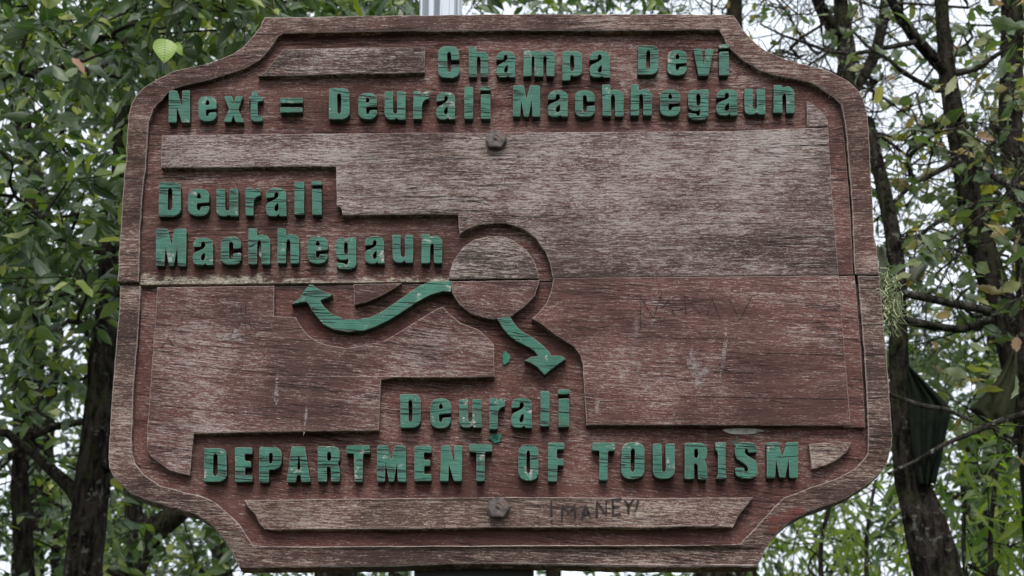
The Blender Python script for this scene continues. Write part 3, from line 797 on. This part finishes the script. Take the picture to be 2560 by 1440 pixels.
# ------------------------------------------------------------------ leaf meshes (unit length along +Y, normal +Z)
def leaf_geo(width, shape=1.0, fold=.22, curl=.3, lobes=0, rows=7, wave=0.0, ph=0.0):
    V, U = [], []
    for i in range(rows + 1):
        t = i / rows
        w = width * .5 * (math.sin(math.pi * min(1, t ** shape * .98 + .02))) ** .8
        if i == 0: w = width * .04
        if i == rows: w = .002
        if lobes: w *= (1.0 if i % 2 else 1 - lobes)
        y = t - .04 * curl * t; zc = -curl * t * t * .5
        for s in (-1, 0, 1):
            z = zc + abs(s) * w * fold * 1.6 + s * wave * w * math.sin(t * 9 + ph)
            V.append((s * w, y, z)); U.append((.5 + .5 * s * w / (width * .5 + 1e-6), t))
    F = []
    for i in range(rows):
        for s in range(2):
            a = i * 3 + s
            F.append((a, a + 1, a + 4, a + 3))
    # stalk
    b = len(V)
    for (x, y, z) in ((-.012, -.16, .02), (.012, -.16, .02), (.010, .01, .0), (-.010, .01, .0)):
        V.append((x, y, z)); U.append((.5, .02))
    F.append((b, b + 1, b + 2, b + 3))
    return np.array(V), np.array(F), np.array(U)
SH_OVATE = [leaf_geo(.44, .80, .20, .35, ph=0, wave=.15), leaf_geo(.40, .85, .30, .6, ph=2, wave=.2), leaf_geo(.50, .75, .12, .2, ph=4, wave=.25), leaf_geo(.36, .8, .4, .9, ph=1, wave=.1)]
SH_OAK = [leaf_geo(.46, 1.05, .18, .35, .22, 9, .2, 0), leaf_geo(.40, 1.1, .3, .7, .25, 9, .3, 2), leaf_geo(.52, 1.0, .12, .2, .18, 9, .35, 4)]
SH_NARROW = [leaf_geo(.16, .7, .2, .5, rows=6), leaf_geo(.13, .7, .3, 1.0, rows=6)]
SH_FAR = [leaf_geo(.46, .8, .2, .4, rows=3), leaf_geo(.38, .85, .35, .8, rows=3)]

def add_uv_tint(me, uvs_v, tint_v):
    li = np.empty(len(me.loops), np.int32); me.loops.foreach_get('vertex_index', li)
    uvl = me.uv_layers.new(name='uv')
    uvl.data.foreach_set('uv', uvs_v[li].astype(np.float32).ravel())
    a = me.attributes.new('tint', 'FLOAT', 'POINT')
    a.data.foreach_set('value', tint_v.astype(np.float32))
_LEAFMESH = {}
def leaf_mesh(shapes, i, mat):
    key = (id(shapes), i, mat.name)
    if key not in _LEAFMESH:
        V, F, U = shapes[i]
        me = mesh_np('leaf', V, [F], True)
        add_uv_tint(me, U, np.zeros(len(V)))
        me.materials.append(mat)
        _LEAFMESH[key] = me
    return _LEAFMESH[key]
def merged_leaves(shapes, idx, M, mat, rng):
    Vs, Fs, Us, Ts, base = [], [], [], [], 0
    for s in range(len(shapes)):
        m = M[idx == s]
        if not len(m): continue
        V, F, U = shapes[s]
        W = np.einsum('nij,vj->nvi', m[:, :3, :3], V) + m[:, None, :3, 3]
        n, v = len(m), len(V)
        Vs.append(W.reshape(-1, 3)); Us.append(np.tile(U, (n, 1)))
        Fs.append((F[None] + (np.arange(n) * v)[:, None, None]).reshape(-1, 4) + base)
        Ts.append(np.repeat(rng.random(n), v)); base += n * v
    me = mesh_np('crown', np.concatenate(Vs), [np.concatenate(Fs)], True)
    add_uv_tint(me, np.concatenate(Us), np.concatenate(Ts))
    me.materials.append(mat)
    return me
def leaf_frames(P, D, size, rng, droop=.35, up=.75):
    """P positions, D leaf direction -> (N,4,4)"""
    n = len(P)
    D = D + np.stack([np.zeros(n), np.zeros(n), -droop * rng.random(n)], 1)
    D /= np.linalg.norm(D, axis=1, keepdims=True)
    N = np.stack([rng.normal(size=n) * (1 - up), rng.normal(size=n) * (1 - up) - .15, np.ones(n) * up], 1) + rng.normal(size=(n, 3)) * .3
    X = np.cross(D, N); X /= (np.linalg.norm(X, axis=1, keepdims=True) + 1e-9)
    N = np.cross(X, D)
    M = np.zeros((n, 4, 4)); M[:, 3, 3] = 1
    M[:, :3, 0] = X * size[:, None]; M[:, :3, 1] = D * size[:, None]; M[:, :3, 2] = N * size[:, None]
    M[:, :3, 3] = P
    return M

SIGN_POLY = np.array(OUT_U + OUT_L[::-1])
def in_sign(px):
    x, y = px[:, 0], px[:, 1]; c = np.zeros(len(px), bool); P = SIGN_POLY; j = len(P) - 1
    for i in range(len(P)):
        a, b = P[i], P[j]
        t = ((a[1] > y) != (b[1] > y)) & (x < (b[0] - a[0]) * (y - a[1]) / (b[1] - a[1] + 1e-12) + a[0])
        c ^= t; j = i
    return c

def path3(pts):
    """[(px,py,Y,radius)] -> resampled (positions, radii)"""
    P = np.array([list(at(p[0], p[1], p[2])) for p in pts]); r = np.array([p[3] for p in pts])
    d = np.concatenate([[0], np.cumsum(np.linalg.norm(np.diff(P, axis=0), axis=1))])
    m = max(4, int(d[-1] / .07))
    s = np.linspace(0, d[-1], m)
    Q = np.stack([np.interp(s, d, P[:, i]) for i in range(3)], 1)
    for _ in range(3): Q[1:-1] = .25 * Q[:-2] + .5 * Q[1:-1] + .25 * Q[2:]
    return Q, np.interp(s, d, r)
def down_to_ground(pts):
    """start the stem on the ground below its first visible point"""
    p0 = at(*pts[0][:3]); r = pts[0][3]
    return p0, r
def rough_trunk(Q, r, rng, n=14):
    V, F = tubes([Q], [r], n)
    ph = rng.random(3) * 9
    a = np.tile(np.arange(n), len(Q)) * 2 * np.pi / n
    c = np.repeat(Q, n, 0); off = V - c
    s = np.repeat(np.arange(len(Q)), n) * .35
    f = 1 + .10 * np.sin(3 * a + s * .7 + ph[0]) + .07 * np.sin(5 * a - s * 1.3 + ph[1]) + .10 * rng.normal(size=len(a)) * .5
    return c + off * f[:, None], F

def tree(name, label, stems, anchors, shapes, leafmat, barkmat, seed, size=(.07, .1), per=(5, 8), twig=(.14, .3),
         limbs=(), group=None, n_single=0, r0=.0016, droop=.35, up=.6, cat='tree', twigs=(1, 3), limb_mat=None, wig=.35, crown_name='crown', twig_mat=None, fall=.25, rand=.3):
    """stems: list of px paths (first starts at the ground); anchors: (N,3) world points where twig sprays sit"""
    rng = np.random.default_rng(seed)
    base = at(*stems[0][0][:3]); base = np.array([base.x, base.y, 0.0])
    root = empty(name, base)
    tag(root, label, cat, group)
    nodes, owner = [], []
    for si, st in enumerate(stems):
        Q, r = path3(st)
        if si == 0:                                     # run down to the ground
            m = max(3, int(Q[0][2] / .25))
            D = np.stack([np.full(m, Q[0][0]), np.full(m, Q[0][1]), np.linspace(-.05, Q[0][2], m, endpoint=False)], 1)
            D[:, 0] += .05 * np.sin(np.linspace(0, 3, m)) * np.linspace(1, 0, m); Q = np.concatenate([D, Q])
            r = np.concatenate([np.linspace(r[0] * 1.5, r[0], m), r])
        V, F = rough_trunk(Q, r, rng)
        link('trunk' if si == 0 else 'limb', mesh_np('trunk', V - base, [F], True), barkmat, root)
        nodes.append(Q[len(Q) // 3 if si == 0 else 0:])
    for st in limbs:
        Q, r = path3(st)
        Q = Q + rng.normal(size=Q.shape) * .006
        V, F = rough_trunk(Q, r, rng, 8)
        link('limb', mesh_np('limb', V - base, [F], True), limb_mat or barkmat, root)
        nodes.append(Q)
    nodes = np.concatenate(nodes)
    nfix = len(nodes)
    cap = nfix + len(anchors) * 14
    N = np.zeros((cap, 3)); N[:nfix] = nodes
    par = np.full(cap, -1); cnt = nfix
    order = np.argsort([np.min(((nodes - a) ** 2).sum(1)) for a in anchors]) if len(anchors) else []
    segs, tips = [], []
    for ai in order:
        a = anchors[ai]
        d = np.linalg.norm(N[:cnt] - a, axis=1)
        cost = d + .5 * np.maximum(0, N[:cnt, 2] - a[2])
        j = int(np.argmin(cost)); p0 = N[j]
        L = d[j]
        m = int(min(12, max(2, L / .09)))
        dirp = (p0 - N[par[j]]) if par[j] >= 0 else np.array([0, 0, .3]) + rng.normal(size=3) * .3
        dirp = dirp / (np.linalg.norm(dirp) + 1e-9)
        c1 = p0 + dirp * L * .35 + rng.normal(size=3) * L * .10
        tt = np.linspace(0, 1, m + 1)[1:, None]
        pts = (1 - tt) ** 2 * p0 + 2 * tt * (1 - tt) * c1 + tt ** 2 * a
        pts[:-1] += rng.normal(size=(m - 1 if m > 1 else 0, 3)) * wig * .035 * min(1, L / .3)
        ids = [j]
        for q in pts:
            N[cnt] = q; par[cnt] = ids[-1]; ids.append(cnt); cnt += 1
        segs.append(ids); tips.append(cnt - 1)
    load = np.zeros(cnt)
    for t in tips: load[t] += 1
    for i in range(cnt - 1, nfix - 1, -1): load[par[i]] += load[i]
    rad = r0 * np.maximum(load, 1) ** .43
    paths, radii = [], []
    for ids in segs:
        paths.append(N[ids]); rr = rad[ids].copy(); rr[0] = rr[1]; radii.append(rr)
    # twigs with leaves
    LP, LD, LS = [], [], []
    for t in tips:
        a = N[t]; dirp = a - N[par[t]]; dirp /= (np.linalg.norm(dirp) + 1e-9)
        for _ in range(rng.integers(twigs[0], twigs[1])):
            L = rng.uniform(*twig); d = dirp * .6 + rng.normal(size=3) * .6 + np.array([0, 0, -.1]); d /= np.linalg.norm(d)
            p = a.copy(); pts = [p.copy()]; K = 5
            for s in range(K):
                d = d + rng.normal(size=3) * rand + np.array([0, 0, -fall * .3]); d /= np.linalg.norm(d)
                p = p + d * L / K; pts.append(p.copy())
            pts = np.array(pts); paths.append(pts); radii.append(np.linspace(r0 * .9, r0 * .45, K + 1))
            nl = rng.integers(per[0], per[1] + 1)
            for q in range(nl):
                u = (q + .7) / (nl) * K; i = min(K - 1, int(u)); f = min(1, u - i)
                pos = pts[i] * (1 - f) + pts[i + 1] * f
                tg = pts[i + 1] - pts[i]; tg /= np.linalg.norm(tg)
                sd = np.cross(tg, [0, 0, 1]); sd /= (np.linalg.norm(sd) + 1e-9)
                ld = tg * .55 + sd * (1 if q % 2 else -1) * .9 + rng.normal(size=3) * .3
                LP.append(pos); LD.append(ld); LS.append(rng.uniform(*size))
    if paths:
        V, F = tubes(paths, radii, 4)
        tag(link('branches', mesh_np('branches', V - base, [F], True), twig_mat or TWIG, root), kind='stuff')
    if not LP: return root
    LP, LD, LS = np.array(LP), np.array(LD), np.array(LS)
    M = leaf_frames(LP + LD / np.linalg.norm(LD, axis=1, keepdims=True) * .16 * LS[:, None], LD, LS, rng, droop, up)
    idx = rng.integers(0, len(shapes), len(M))
    px, dep = project(LP)
    vis = (px[:, 0] > -20) & (px[:, 0] < 2580) & (px[:, 1] > -20) & (px[:, 1] < 1460) & ~in_sign(px) & (dep > .5)
    M[:, :3, 3] -= base
    single = np.zeros(len(M), bool)
    if n_single:
        score = np.where(vis, LS / np.maximum(dep, .1), -1)
        o = np.argsort(-score)[:n_single]; o = o[score[o] > 0]; single[o] = True
        for i in o:
            ob = bpy.data.objects.new('leaf', leaf_mesh(shapes, idx[i], leafmat))
            COL.objects.link(ob); ob.parent = root; ob.matrix_local = Matrix(M[i].tolist())
    rest = ~single
    if rest.any():
        tag(link(crown_name, merged_leaves(shapes, idx[rest], M[rest], leafmat, rng), None, root), kind='stuff')
    return root

def fill(boxes, seed):
    """twig anchors: boxes of (x0,x1,y0,y1 photo px, Ya, Yb, count) - spots in the crown's volume"""
    rng = np.random.default_rng(seed); out = []
    for x0, x1, y0, y1, Ya, Yb, n in boxes:
        for _ in range(n):
            Y = rng.uniform(Ya, Yb)
            out.append(list(at(rng.uniform(x0, x1), rng.uniform(y0, y1), Y)))
    return np.array(out)

# ------------------------------------------------------------------ the trees
# left: broad-leaved tree whose crown hangs beside the board
tree('broadleaf_tree', 'large-leaved dark green tree with a thick mossy trunk just left of the wooden board',
     [[(210,1460,3.0,.060),(222,1300,3.0,.058),(238,1150,3.0,.054),(252,1000,3.0,.050),(262,880,3.0,.048),(275,700,3.05,.042),(300,450,3.1,.034),(320,150,3.1,.028),(345,-250,3.1,.02)]],
     np.concatenate([fill([(-2600,-160,-500,1400,.2,4.0,230),(-160,340,-160,760,1.7,4.2,175),(300,720,-160,140,1.7,4.0,80),(-100,260,700,960,2.2,4.0,26),(600,1000,-120,60,2.0,4.0,24)], 1)]),  # first box: unseen crown added to darken post reflections and the board's sides
     SH_OVATE, L_DARK, BARK, 11, (.036, .090), (5, 8), (.14, .30), n_single=290, r0=.0017, droop=.5, up=.55, twigs=(2, 4),
     limbs=[[(240,1175,3.0,.03),(270,1150,2.95,.024),(300,1135,2.9,.02)], [(225,1300,3.0,.028),(170,1210,3.1,.024),(120,1160,3.2,.018),(70,1120,3.3,.012)]])
tree('slender_tree', 'slim dark-stemmed tree at the far left edge with sky between its leaves',
     [[(65,1460,4.6,.040),(55,1300,4.6,.038),(45,1180,4.6,.036),(58,1060,4.6,.032),(40,960,4.6,.028),(62,820,4.6,.024),(40,600,4.6,.018)]],
     fill([(-150,330,560,1500,4.0,5.6,95)], 2), SH_OVATE, L_DARK, BARK, 12, (.05, .085), (4, 7), (.12, .28), n_single=60, r0=.0016, droop=.45, twigs=(1, 3),
     limbs=[[(45,1100,4.6,.022),(110,1065,4.7,.018),(190,1060,4.8,.016),(260,1050,4.9,.012)], [(58,1080,4.6,.02),(20,1160,4.5,.016),(-40,1200,4.4,.012)]])
tree('forked_tree', 'forked dark tree seen under the lower left scroll of the wooden board',
     [[(320,1460,6.2,.075),(335,1400,6.2,.07),(360,1340,6.2,.066),(420,1300,6.2,.06),(470,1265,6.2,.052),(560,1150,6.2,.04),(620,900,6.2,.03)],
      [(345,1370,6.2,.05),(338,1300,6.2,.046),(330,1220,6.2,.04),(310,1000,6.2,.03)]],
     fill([(120,760,1080,1560,5.2,8.0,150)], 3), SH_FAR, L_DARK, BARK, 13, (.06, .10), (5, 8), (.16, .34), n_single=0, r0=.002, droop=.4, twigs=(1, 3))
# above and behind the board
tree('canopy_tree', 'leafy tree behind the board showing along its top edge beside the steel post',
     [[(840,1460,4.6,.09),(850,900,4.6,.08),(880,300,4.6,.06),(900,-100,4.6,.04),(920,-500,4.6,.025)]],
     fill([(480,1000,-260,260,3.2,6.0,120),(1000,1650,-260,240,3.2,6.0,85)], 4), SH_OVATE, L_DARK, BARK, 14, (.055, .09), (5, 8), (.14, .3), n_single=70, r0=.0018, droop=.5, twigs=(1, 3))
# right: thin lichen-grown oaks with few leaves
tree('crooked_oak', 'crooked dark oak trunk close behind the lower right corner of the wooden board',
     [[(2345,1460,2.3,.066),(2335,1380,2.3,.064),(2318,1310,2.3,.060),(2278,1230,2.3,.046),(2256,1120,2.3,.034),(2250,990,2.3,.029),(2247,860,2.3,.028),(2243,740,2.3,.025),(2252,640,2.3,.024),(2225,540,2.3,.022),(2200,440,2.35,.022),(2170,300,2.4,.016)]],
     fill([(2150,2560,200,700,2.0,3.0,26),(2210,2560,650,1150,2.0,3.2,16)], 5), SH_OAK, L_MIX, BARK, 15, (.05, .085), (2, 4), (.12, .3), n_single=90, r0=.0020, up=.45, twigs=(2, 4), limb_mat=BARK_L, twig_mat=TWIG_L, wig=.9, rand=.5,
     limbs=[[(2248,730,2.3,.012),(2300,735,2.25,.012),(2380,752,2.2,.012),(2480,775,2.2,.012)],
            [(2255,800,2.3,.013),(2310,825,2.25,.012),(2370,850,2.2,.012),(2440,840,2.2,.011),(2482,800,2.2,.010)],
            [(2225,985,2.2,.005),(2265,1005,2.2,.006),(2300,1020,2.2,.007),(2380,1030,2.2,.006),(2440,1050,2.2,.005)],
            [(2225,1185,2.2,.004),(2275,1140,2.2,.005),(2330,1112,2.2,.006),(2420,1085,2.2,.007),(2500,1055,2.2,.008),(2580,1030,2.2,.009)]])
tree('forked_oak', 'tall oak with a forked stem right of the board, branches spread against pale sky',
     [[(2590,1100,2.8,.060),(2545,880,2.8,.055),(2505,780,2.8,.050),(2460,640,2.8,.044),(2430,540,2.8,.040),(2410,440,2.8,.038),(2412,390,2.8,.038),(2396,330,2.8,.036),(2382,260,2.8,.032),(2369,180,2.8,.028),(2360,100,2.8,.024),(2352,-20,2.8,.022),(2345,-200,2.8,.016)],
      [(2366,180,2.8,.022),(2320,130,2.75,.020),(2270,88,2.7,.018),(2235,36,2.7,.015),(2200,-60,2.7,.012)]],
     fill([(1880,2580,-120,420,2.3,3.8,100),(2200,2580,300,900,2.4,3.8,75)], 6), SH_OAK, L_MIX, BARK, 16, (.030, .080), (0, 2), (.14, .34), n_single=170, r0=.0019, up=.4, twigs=(2, 5), limb_mat=BARK_L, rand=.55, wig=.9, twig_mat=TWIG_L,
     limbs=[[(2380,190,2.8,.014),(2440,165,2.8,.011),(2490,140,2.8,.008),(2540,110,2.8,.006)], [(2412,400,2.8,.012),(2480,440,2.75,.010),(2560,470,2.7,.008)],
            [(2200,540,2.6,.004),(2260,470,2.6,.006),(2330,430,2.65,.008),(2405,400,2.75,.010)], [(2230,640,2.6,.004),(2310,600,2.6,.006),(2370,520,2.65,.008),(2425,520,2.75,.009)],
            [(2130,60,2.6,.004),(2190,130,2.6,.006),(2250,190,2.6,.007),(2330,230,2.7,.009),(2376,230,2.8,.01)], [(1900,60,2.6,.003),(2000,110,2.6,.005),(2100,150,2.6,.006),(2200,120,2.65,.008),(2290,110,2.7,.010)],
            [(2440,560,2.8,.012),(2500,580,2.75,.011),(2570,610,2.7,.010)]])
tree('mossy_oak', 'thick rough oak stem cut by the right edge of the photo beside yellowing leaves',
     [[(2620,1460,3.6,.075),(2600,900,3.6,.065),(2560,500,3.6,.056),(2520,380,3.6,.048),(2528,250,3.6,.044),(2534,110,3.6,.042),(2528,-40,3.6,.038),(2520,-250,3.6,.03)]],
     fill([(2300,2620,-100,700,3.2,4.8,60),(2640,4600,-500,1400,.3,4.8,210)], 7), SH_OAK, L_MIX, BARK, 17, (.05, .085), (2, 4), (.14, .3), n_single=60, r0=.0018, up=.45, twigs=(2, 4), rand=.5, wig=.8)  # second box: crown extended out of view, added to shade the right side
tree('bent_oak', 'bent oak stem above the upper right scroll of the wooden board',
     [[(1780,1460,4.0,.07),(1900,800,4.0,.06),(2090,330,4.0,.045),(2115,200,4.0,.040),(2124,140,4.0,.038),(2108,90,4.0,.034),(2100,20,4.0,.030),(2095,-150,4.0,.024)],
      [(2108,100,4.0,.03),(2080,65,3.9,.028),(2045,30,3.9,.024),(2020,-60,3.9,.018)], [(2120,240,4.0,.028),(2190,150,4.1,.024),(2212,60,4.1,.022),(2215,-80,4.1,.018)]],
     fill([(1600,2350,-150,330,3.4,5.2,170)], 8), SH_OAK, L_MIX, BARK, 18, (.030, .07), (0, 1), (.14, .40), n_single=80, r0=.0019, up=.45, twigs=(2, 5), rand=.55, wig=.9)
# bright undergrowth at lower right
tree('bamboo_clump', 'bright green clump of narrow bamboo leaves at the lower right corner',
     [[(2480,1470,3.6,.010),(2470,1350,3.6,.009),(2490,1200,3.6,.008),(2500,1080,3.6,.006)], [(2420,1480,3.7,.009),(2400,1350,3.7,.008),(2415,1230,3.7,.006)]],
     fill([(2360,2620,1060,1520,3.2,4.6,50)], 9), SH_NARROW, L_BRIGHT, TWIG, 19, (.09, .17), (4, 7), (.14, .3), n_single=100, r0=.0014, droop=.6, up=.6, twigs=(1, 3), cat='bamboo')
tree('hanging_bamboo', 'drooping yellow-green bamboo beneath the lower right scroll of the board',
     [[(2060,1480,5.6,.012),(2040,1380,5.6,.011),(2070,1280,5.6,.010),(2100,1180,5.6,.008)], [(2170,1480,5.8,.011),(2160,1350,5.8,.01),(2190,1200,5.8,.008)]],
     fill([(1880,2330,1200,1540,5.0,7.0,80)], 10), SH_NARROW, L_BRIGHT, TWIG, 20, (.07, .14), (4, 7), (.2, .45), n_single=60, r0=.0018, droop=1.0, up=.4, twigs=(1, 3), cat='bamboo', fall=1.2)
# further back in the wood
FARG = 'small-leaved trees further back in the wood'
far_specs = [
 ('far_tree', 'small-leaved tree far back at the upper left, seen through the near leaves', (60, 9.0), [(-250,480,-300,760,7.0,11.5,280)], L_DARK, (5, 8)),
 ('far_tree', 'small-leaved tree far back at the lower left between the two dark stems', (130, 10.5), [(-300,420,650,1600,8.5,12.5,180)], L_DARK, (3, 6)),
 ('far_tree', 'small-leaved tree far back above the top edge of the board', (1000, 10.0), [(420,1500,-320,260,8.0,12.0,170)], L_DARK, (4, 7)),
 ('far_tree', 'sparse pale oak far back above the upper right scroll', (1850, 9.5), [(1450,2300,-300,380,8.0,11.5,150)], L_MIX, (0, 1)),
 ('far_tree', 'sparse pale oak far back between the right-hand stems', (2470, 9.0), [(2150,2720,150,1000,7.5,11.0,190)], L_MIX, (0, 2)),
 ('far_tree', 'bushy green tree far back behind the lower right trunk', (2440, 9.5), [(2100,2720,800,1600,7.0,11.5,230)], L_DARK, (4, 7)),
 ('far_tree', 'dark bushy tree far back below the lower left scroll', (560, 11.0), [(200,900,1080,1600,9.0,13.0,150)], L_DARK, (5, 8)),
 ('far_tree', 'green tree far back under the bottom edge of the board', (1400, 11.0), [(850,2000,1250,1620,9.0,13.0,170)], L_DARK, (5, 8)),
]
for i, (nm, lb, (tx, ty), bx, lm, per) in enumerate(far_specs):
    ym = np.mean([bx[0][2], bx[0][3]])
    tree(nm, lb, [[(tx, 1700, ty, .11), (tx + 30, ym + 250, ty, .085), (tx - 20, ym, ty, .06), (tx + 20, ym - 300, ty, .03)]],
         fill(bx, 30 + i), SH_FAR, lm, BARK, 40 + i, (.08, .13), per, (.25, .5), r0=.0028, droop=.45, up=.5, twigs=(2, 4), group=FARG)

# ------------------------------------------------------------------ single leaves that catch the eye
def special_leaf(name, label, px, py, Y, size, d, nrm, shapes, i, mat, stalk=None):
    P = np.array(at(px, py, Y)); D = np.array(d, float); D /= np.linalg.norm(D)
    N = np.array(nrm, float); X = np.cross(D, N); X /= np.linalg.norm(X); N = np.cross(X, D)
    M = np.eye(4); M[:3, 0], M[:3, 1], M[:3, 2] = X * size, D * size, N * size; M[:3, 3] = P - D * size * .5
    o = bpy.data.objects.new(name, leaf_mesh(shapes, i, mat)); COL.objects.link(o); o.matrix_world = Matrix(M.tolist())
    tag(o, label, 'leaf')
    if stalk:
        b = P - D * size * .62; K = 8; rs = random.Random(int(px))
        pts = [b + (P - D * size * .5 - b) * 1.02, b]
        for q in range(1, K + 1): pts.append(b + np.array([rs.uniform(-.006, .006) + stalk[0] * q / K, stalk[1] * q / K, stalk[2] * q / K]))
        V, F = tubes([np.array(pts)], [np.linspace(.0009, .0022, len(pts))], 5)
        c = link('stalk', mesh_np('stalk', V - P + D * size * .5, [F], True), TWIG_L)
        c.parent = o; c.matrix_parent_inverse = Matrix(M.tolist()).inverted() @ Matrix.Translation(Vector((P - D * size * .5).tolist()))
SH_BROAD = [leaf_geo(.86, .92, .18, .5, rows=10, wave=.10)]
special_leaf('leaf', 'bright lime green young leaf hanging above the upper left scroll of the board', 412, 122, 1.5, .072, (.1, -.35, -1), (.25, -1, .55), SH_BROAD, 0, L_LIME, (.03, .15, .42))
special_leaf('leaf', 'small lime leaf half hidden beside the larger lime one', 447, 122, 1.55, .045, (.5, -.2, -1), (-.5, -1, .5), SH_OVATE, 2, L_LIME, (-.01, .1, .40))
special_leaf('leaf', 'withered pinkish brown leaf among the green leaves at upper left', 196, 158, 1.6, .060, (.8, -.3, -.7), (.3, -1, .5), SH_OAK, 1, L_BROWN, (-.08, .1, .16))
special_leaf('leaf', 'bright yellow leaf beside the upper right shoulder of the board', 2196, 238, 1.7, .062, (-.25, -.3, -1), (.75, -1, .4), SH_OVATE, 2, L_YELLOW, (.10, .12, .10))

# ------------------------------------------------------------------ hanging cloths among the right-hand trees
def cloth_mat(name, c1, c2, tr=.15):
    k = NT(name)
    tc = k.n('ShaderNodeTexCoord')
    n1 = k.noise(tc.outputs['Object'], 9.0, 3.0, .6)
    we = k.noise(tc.outputs['Object'], 900.0, 1.0)
    c = k.mix(k.ramp(n1, .3, .7), c1, c2)
    pr = k.principled(c, .9, 0, .1, k.bump(we, .0005, .4))
    t = k.n('ShaderNodeBsdfTranslucent'); k.put(t.inputs[0], c)
    mx = k.n('ShaderNodeMixShader'); mx.inputs[0].default_value = tr
    k.put(mx.inputs[1], pr); k.put(mx.inputs[2], t.outputs[0])
    return k.out(mx.outputs[0])
C_GREEN = cloth_mat('green_cloth', (.006, .009, .006), (.011, .016, .010))
C_OLIVE = cloth_mat('olive_cloth', (.025, .028, .014), (.05, .054, .028), .3)
C_GREY = cloth_mat('grey_cloth', (.13, .14, .10), (.20, .21, .16), .35)
def cloth(name, label, left, right, Y, mat, folds=3, amp=.02, group=None):
    """left and right edges as px polylines from top to bottom"""
    nu, nv = 14, 18
    Lp, Rp = np.array(left, float), np.array(right, float)
    def samp(P, t):
        s = np.linspace(0, 1, len(P)); return np.array([np.interp(t, s, P[:, 0]), np.interp(t, s, P[:, 1])])
    V = []
    for i in range(nv + 1):
        t = i / nv
        for j in range(nu + 1):
            u = j / nu
            q = samp(Lp, t) * (1 - u) + samp(Rp, t) * u
            p = at(q[0], q[1] + 3 * math.sin(u * 9 + t * 4), Y + amp * math.sin(u * folds * 6.28 + t * 2.2) * (.4 + .6 * t) + amp * .5 * math.sin(t * 5 + u * 3))
            V.append(list(p))
    V = np.array(V); c0 = V[:nu + 1].mean(0)
    a = (np.arange(nv)[:, None] * (nu + 1) + np.arange(nu)[None, :]).ravel()
    o = link(name, mesh_np(name, V - c0, [np.stack([a, a + 1, a + nu + 2, a + nu + 1], 1)], True), mat)
    o.location = c0
    md = o.modifiers.new('thickness', 'SOLIDIFY'); md.thickness = .0015
    tag(o, label, 'cloth', group)
cloth('hanging_cloth', 'dark green cloth hanging behind the crooked trunk right of the board', [(2266,915),(2272,1000),(2278,1100),(2290,1190),(2300,1215)], [(2272,912),(2378,1022),(2366,1080),(2352,1150),(2338,1210)], 2.24, C_GREEN)
cloth('hanging_cloth', 'dark olive cloth slung below the forked stem near the right edge', [(2534,872),(2490,950),(2440,1005),(2424,1022),(2450,1040)], [(2540,876),(2545,930),(2540,980),(2536,1030),(2530,1062)], 2.45, C_OLIVE, 2)
cloth('hanging_cloth', 'small grey-green rag behind the right edge of the board above the lichen tuft', [(2195,612),(2196,660),(2200,720),(2205,780)], [(2212,620),(2236,655),(2244,700),(2232,760)], 2.5, C_GREY, 1)
cloth('hanging_cloth', 'small translucent grey rag caught on twigs right of the lichen tuft', [(2271,638),(2272,660),(2274,680),(2276,702)], [(2275,639),(2324,660),(2312,682),(2296,706)], 2.5, C_GREY, 1)
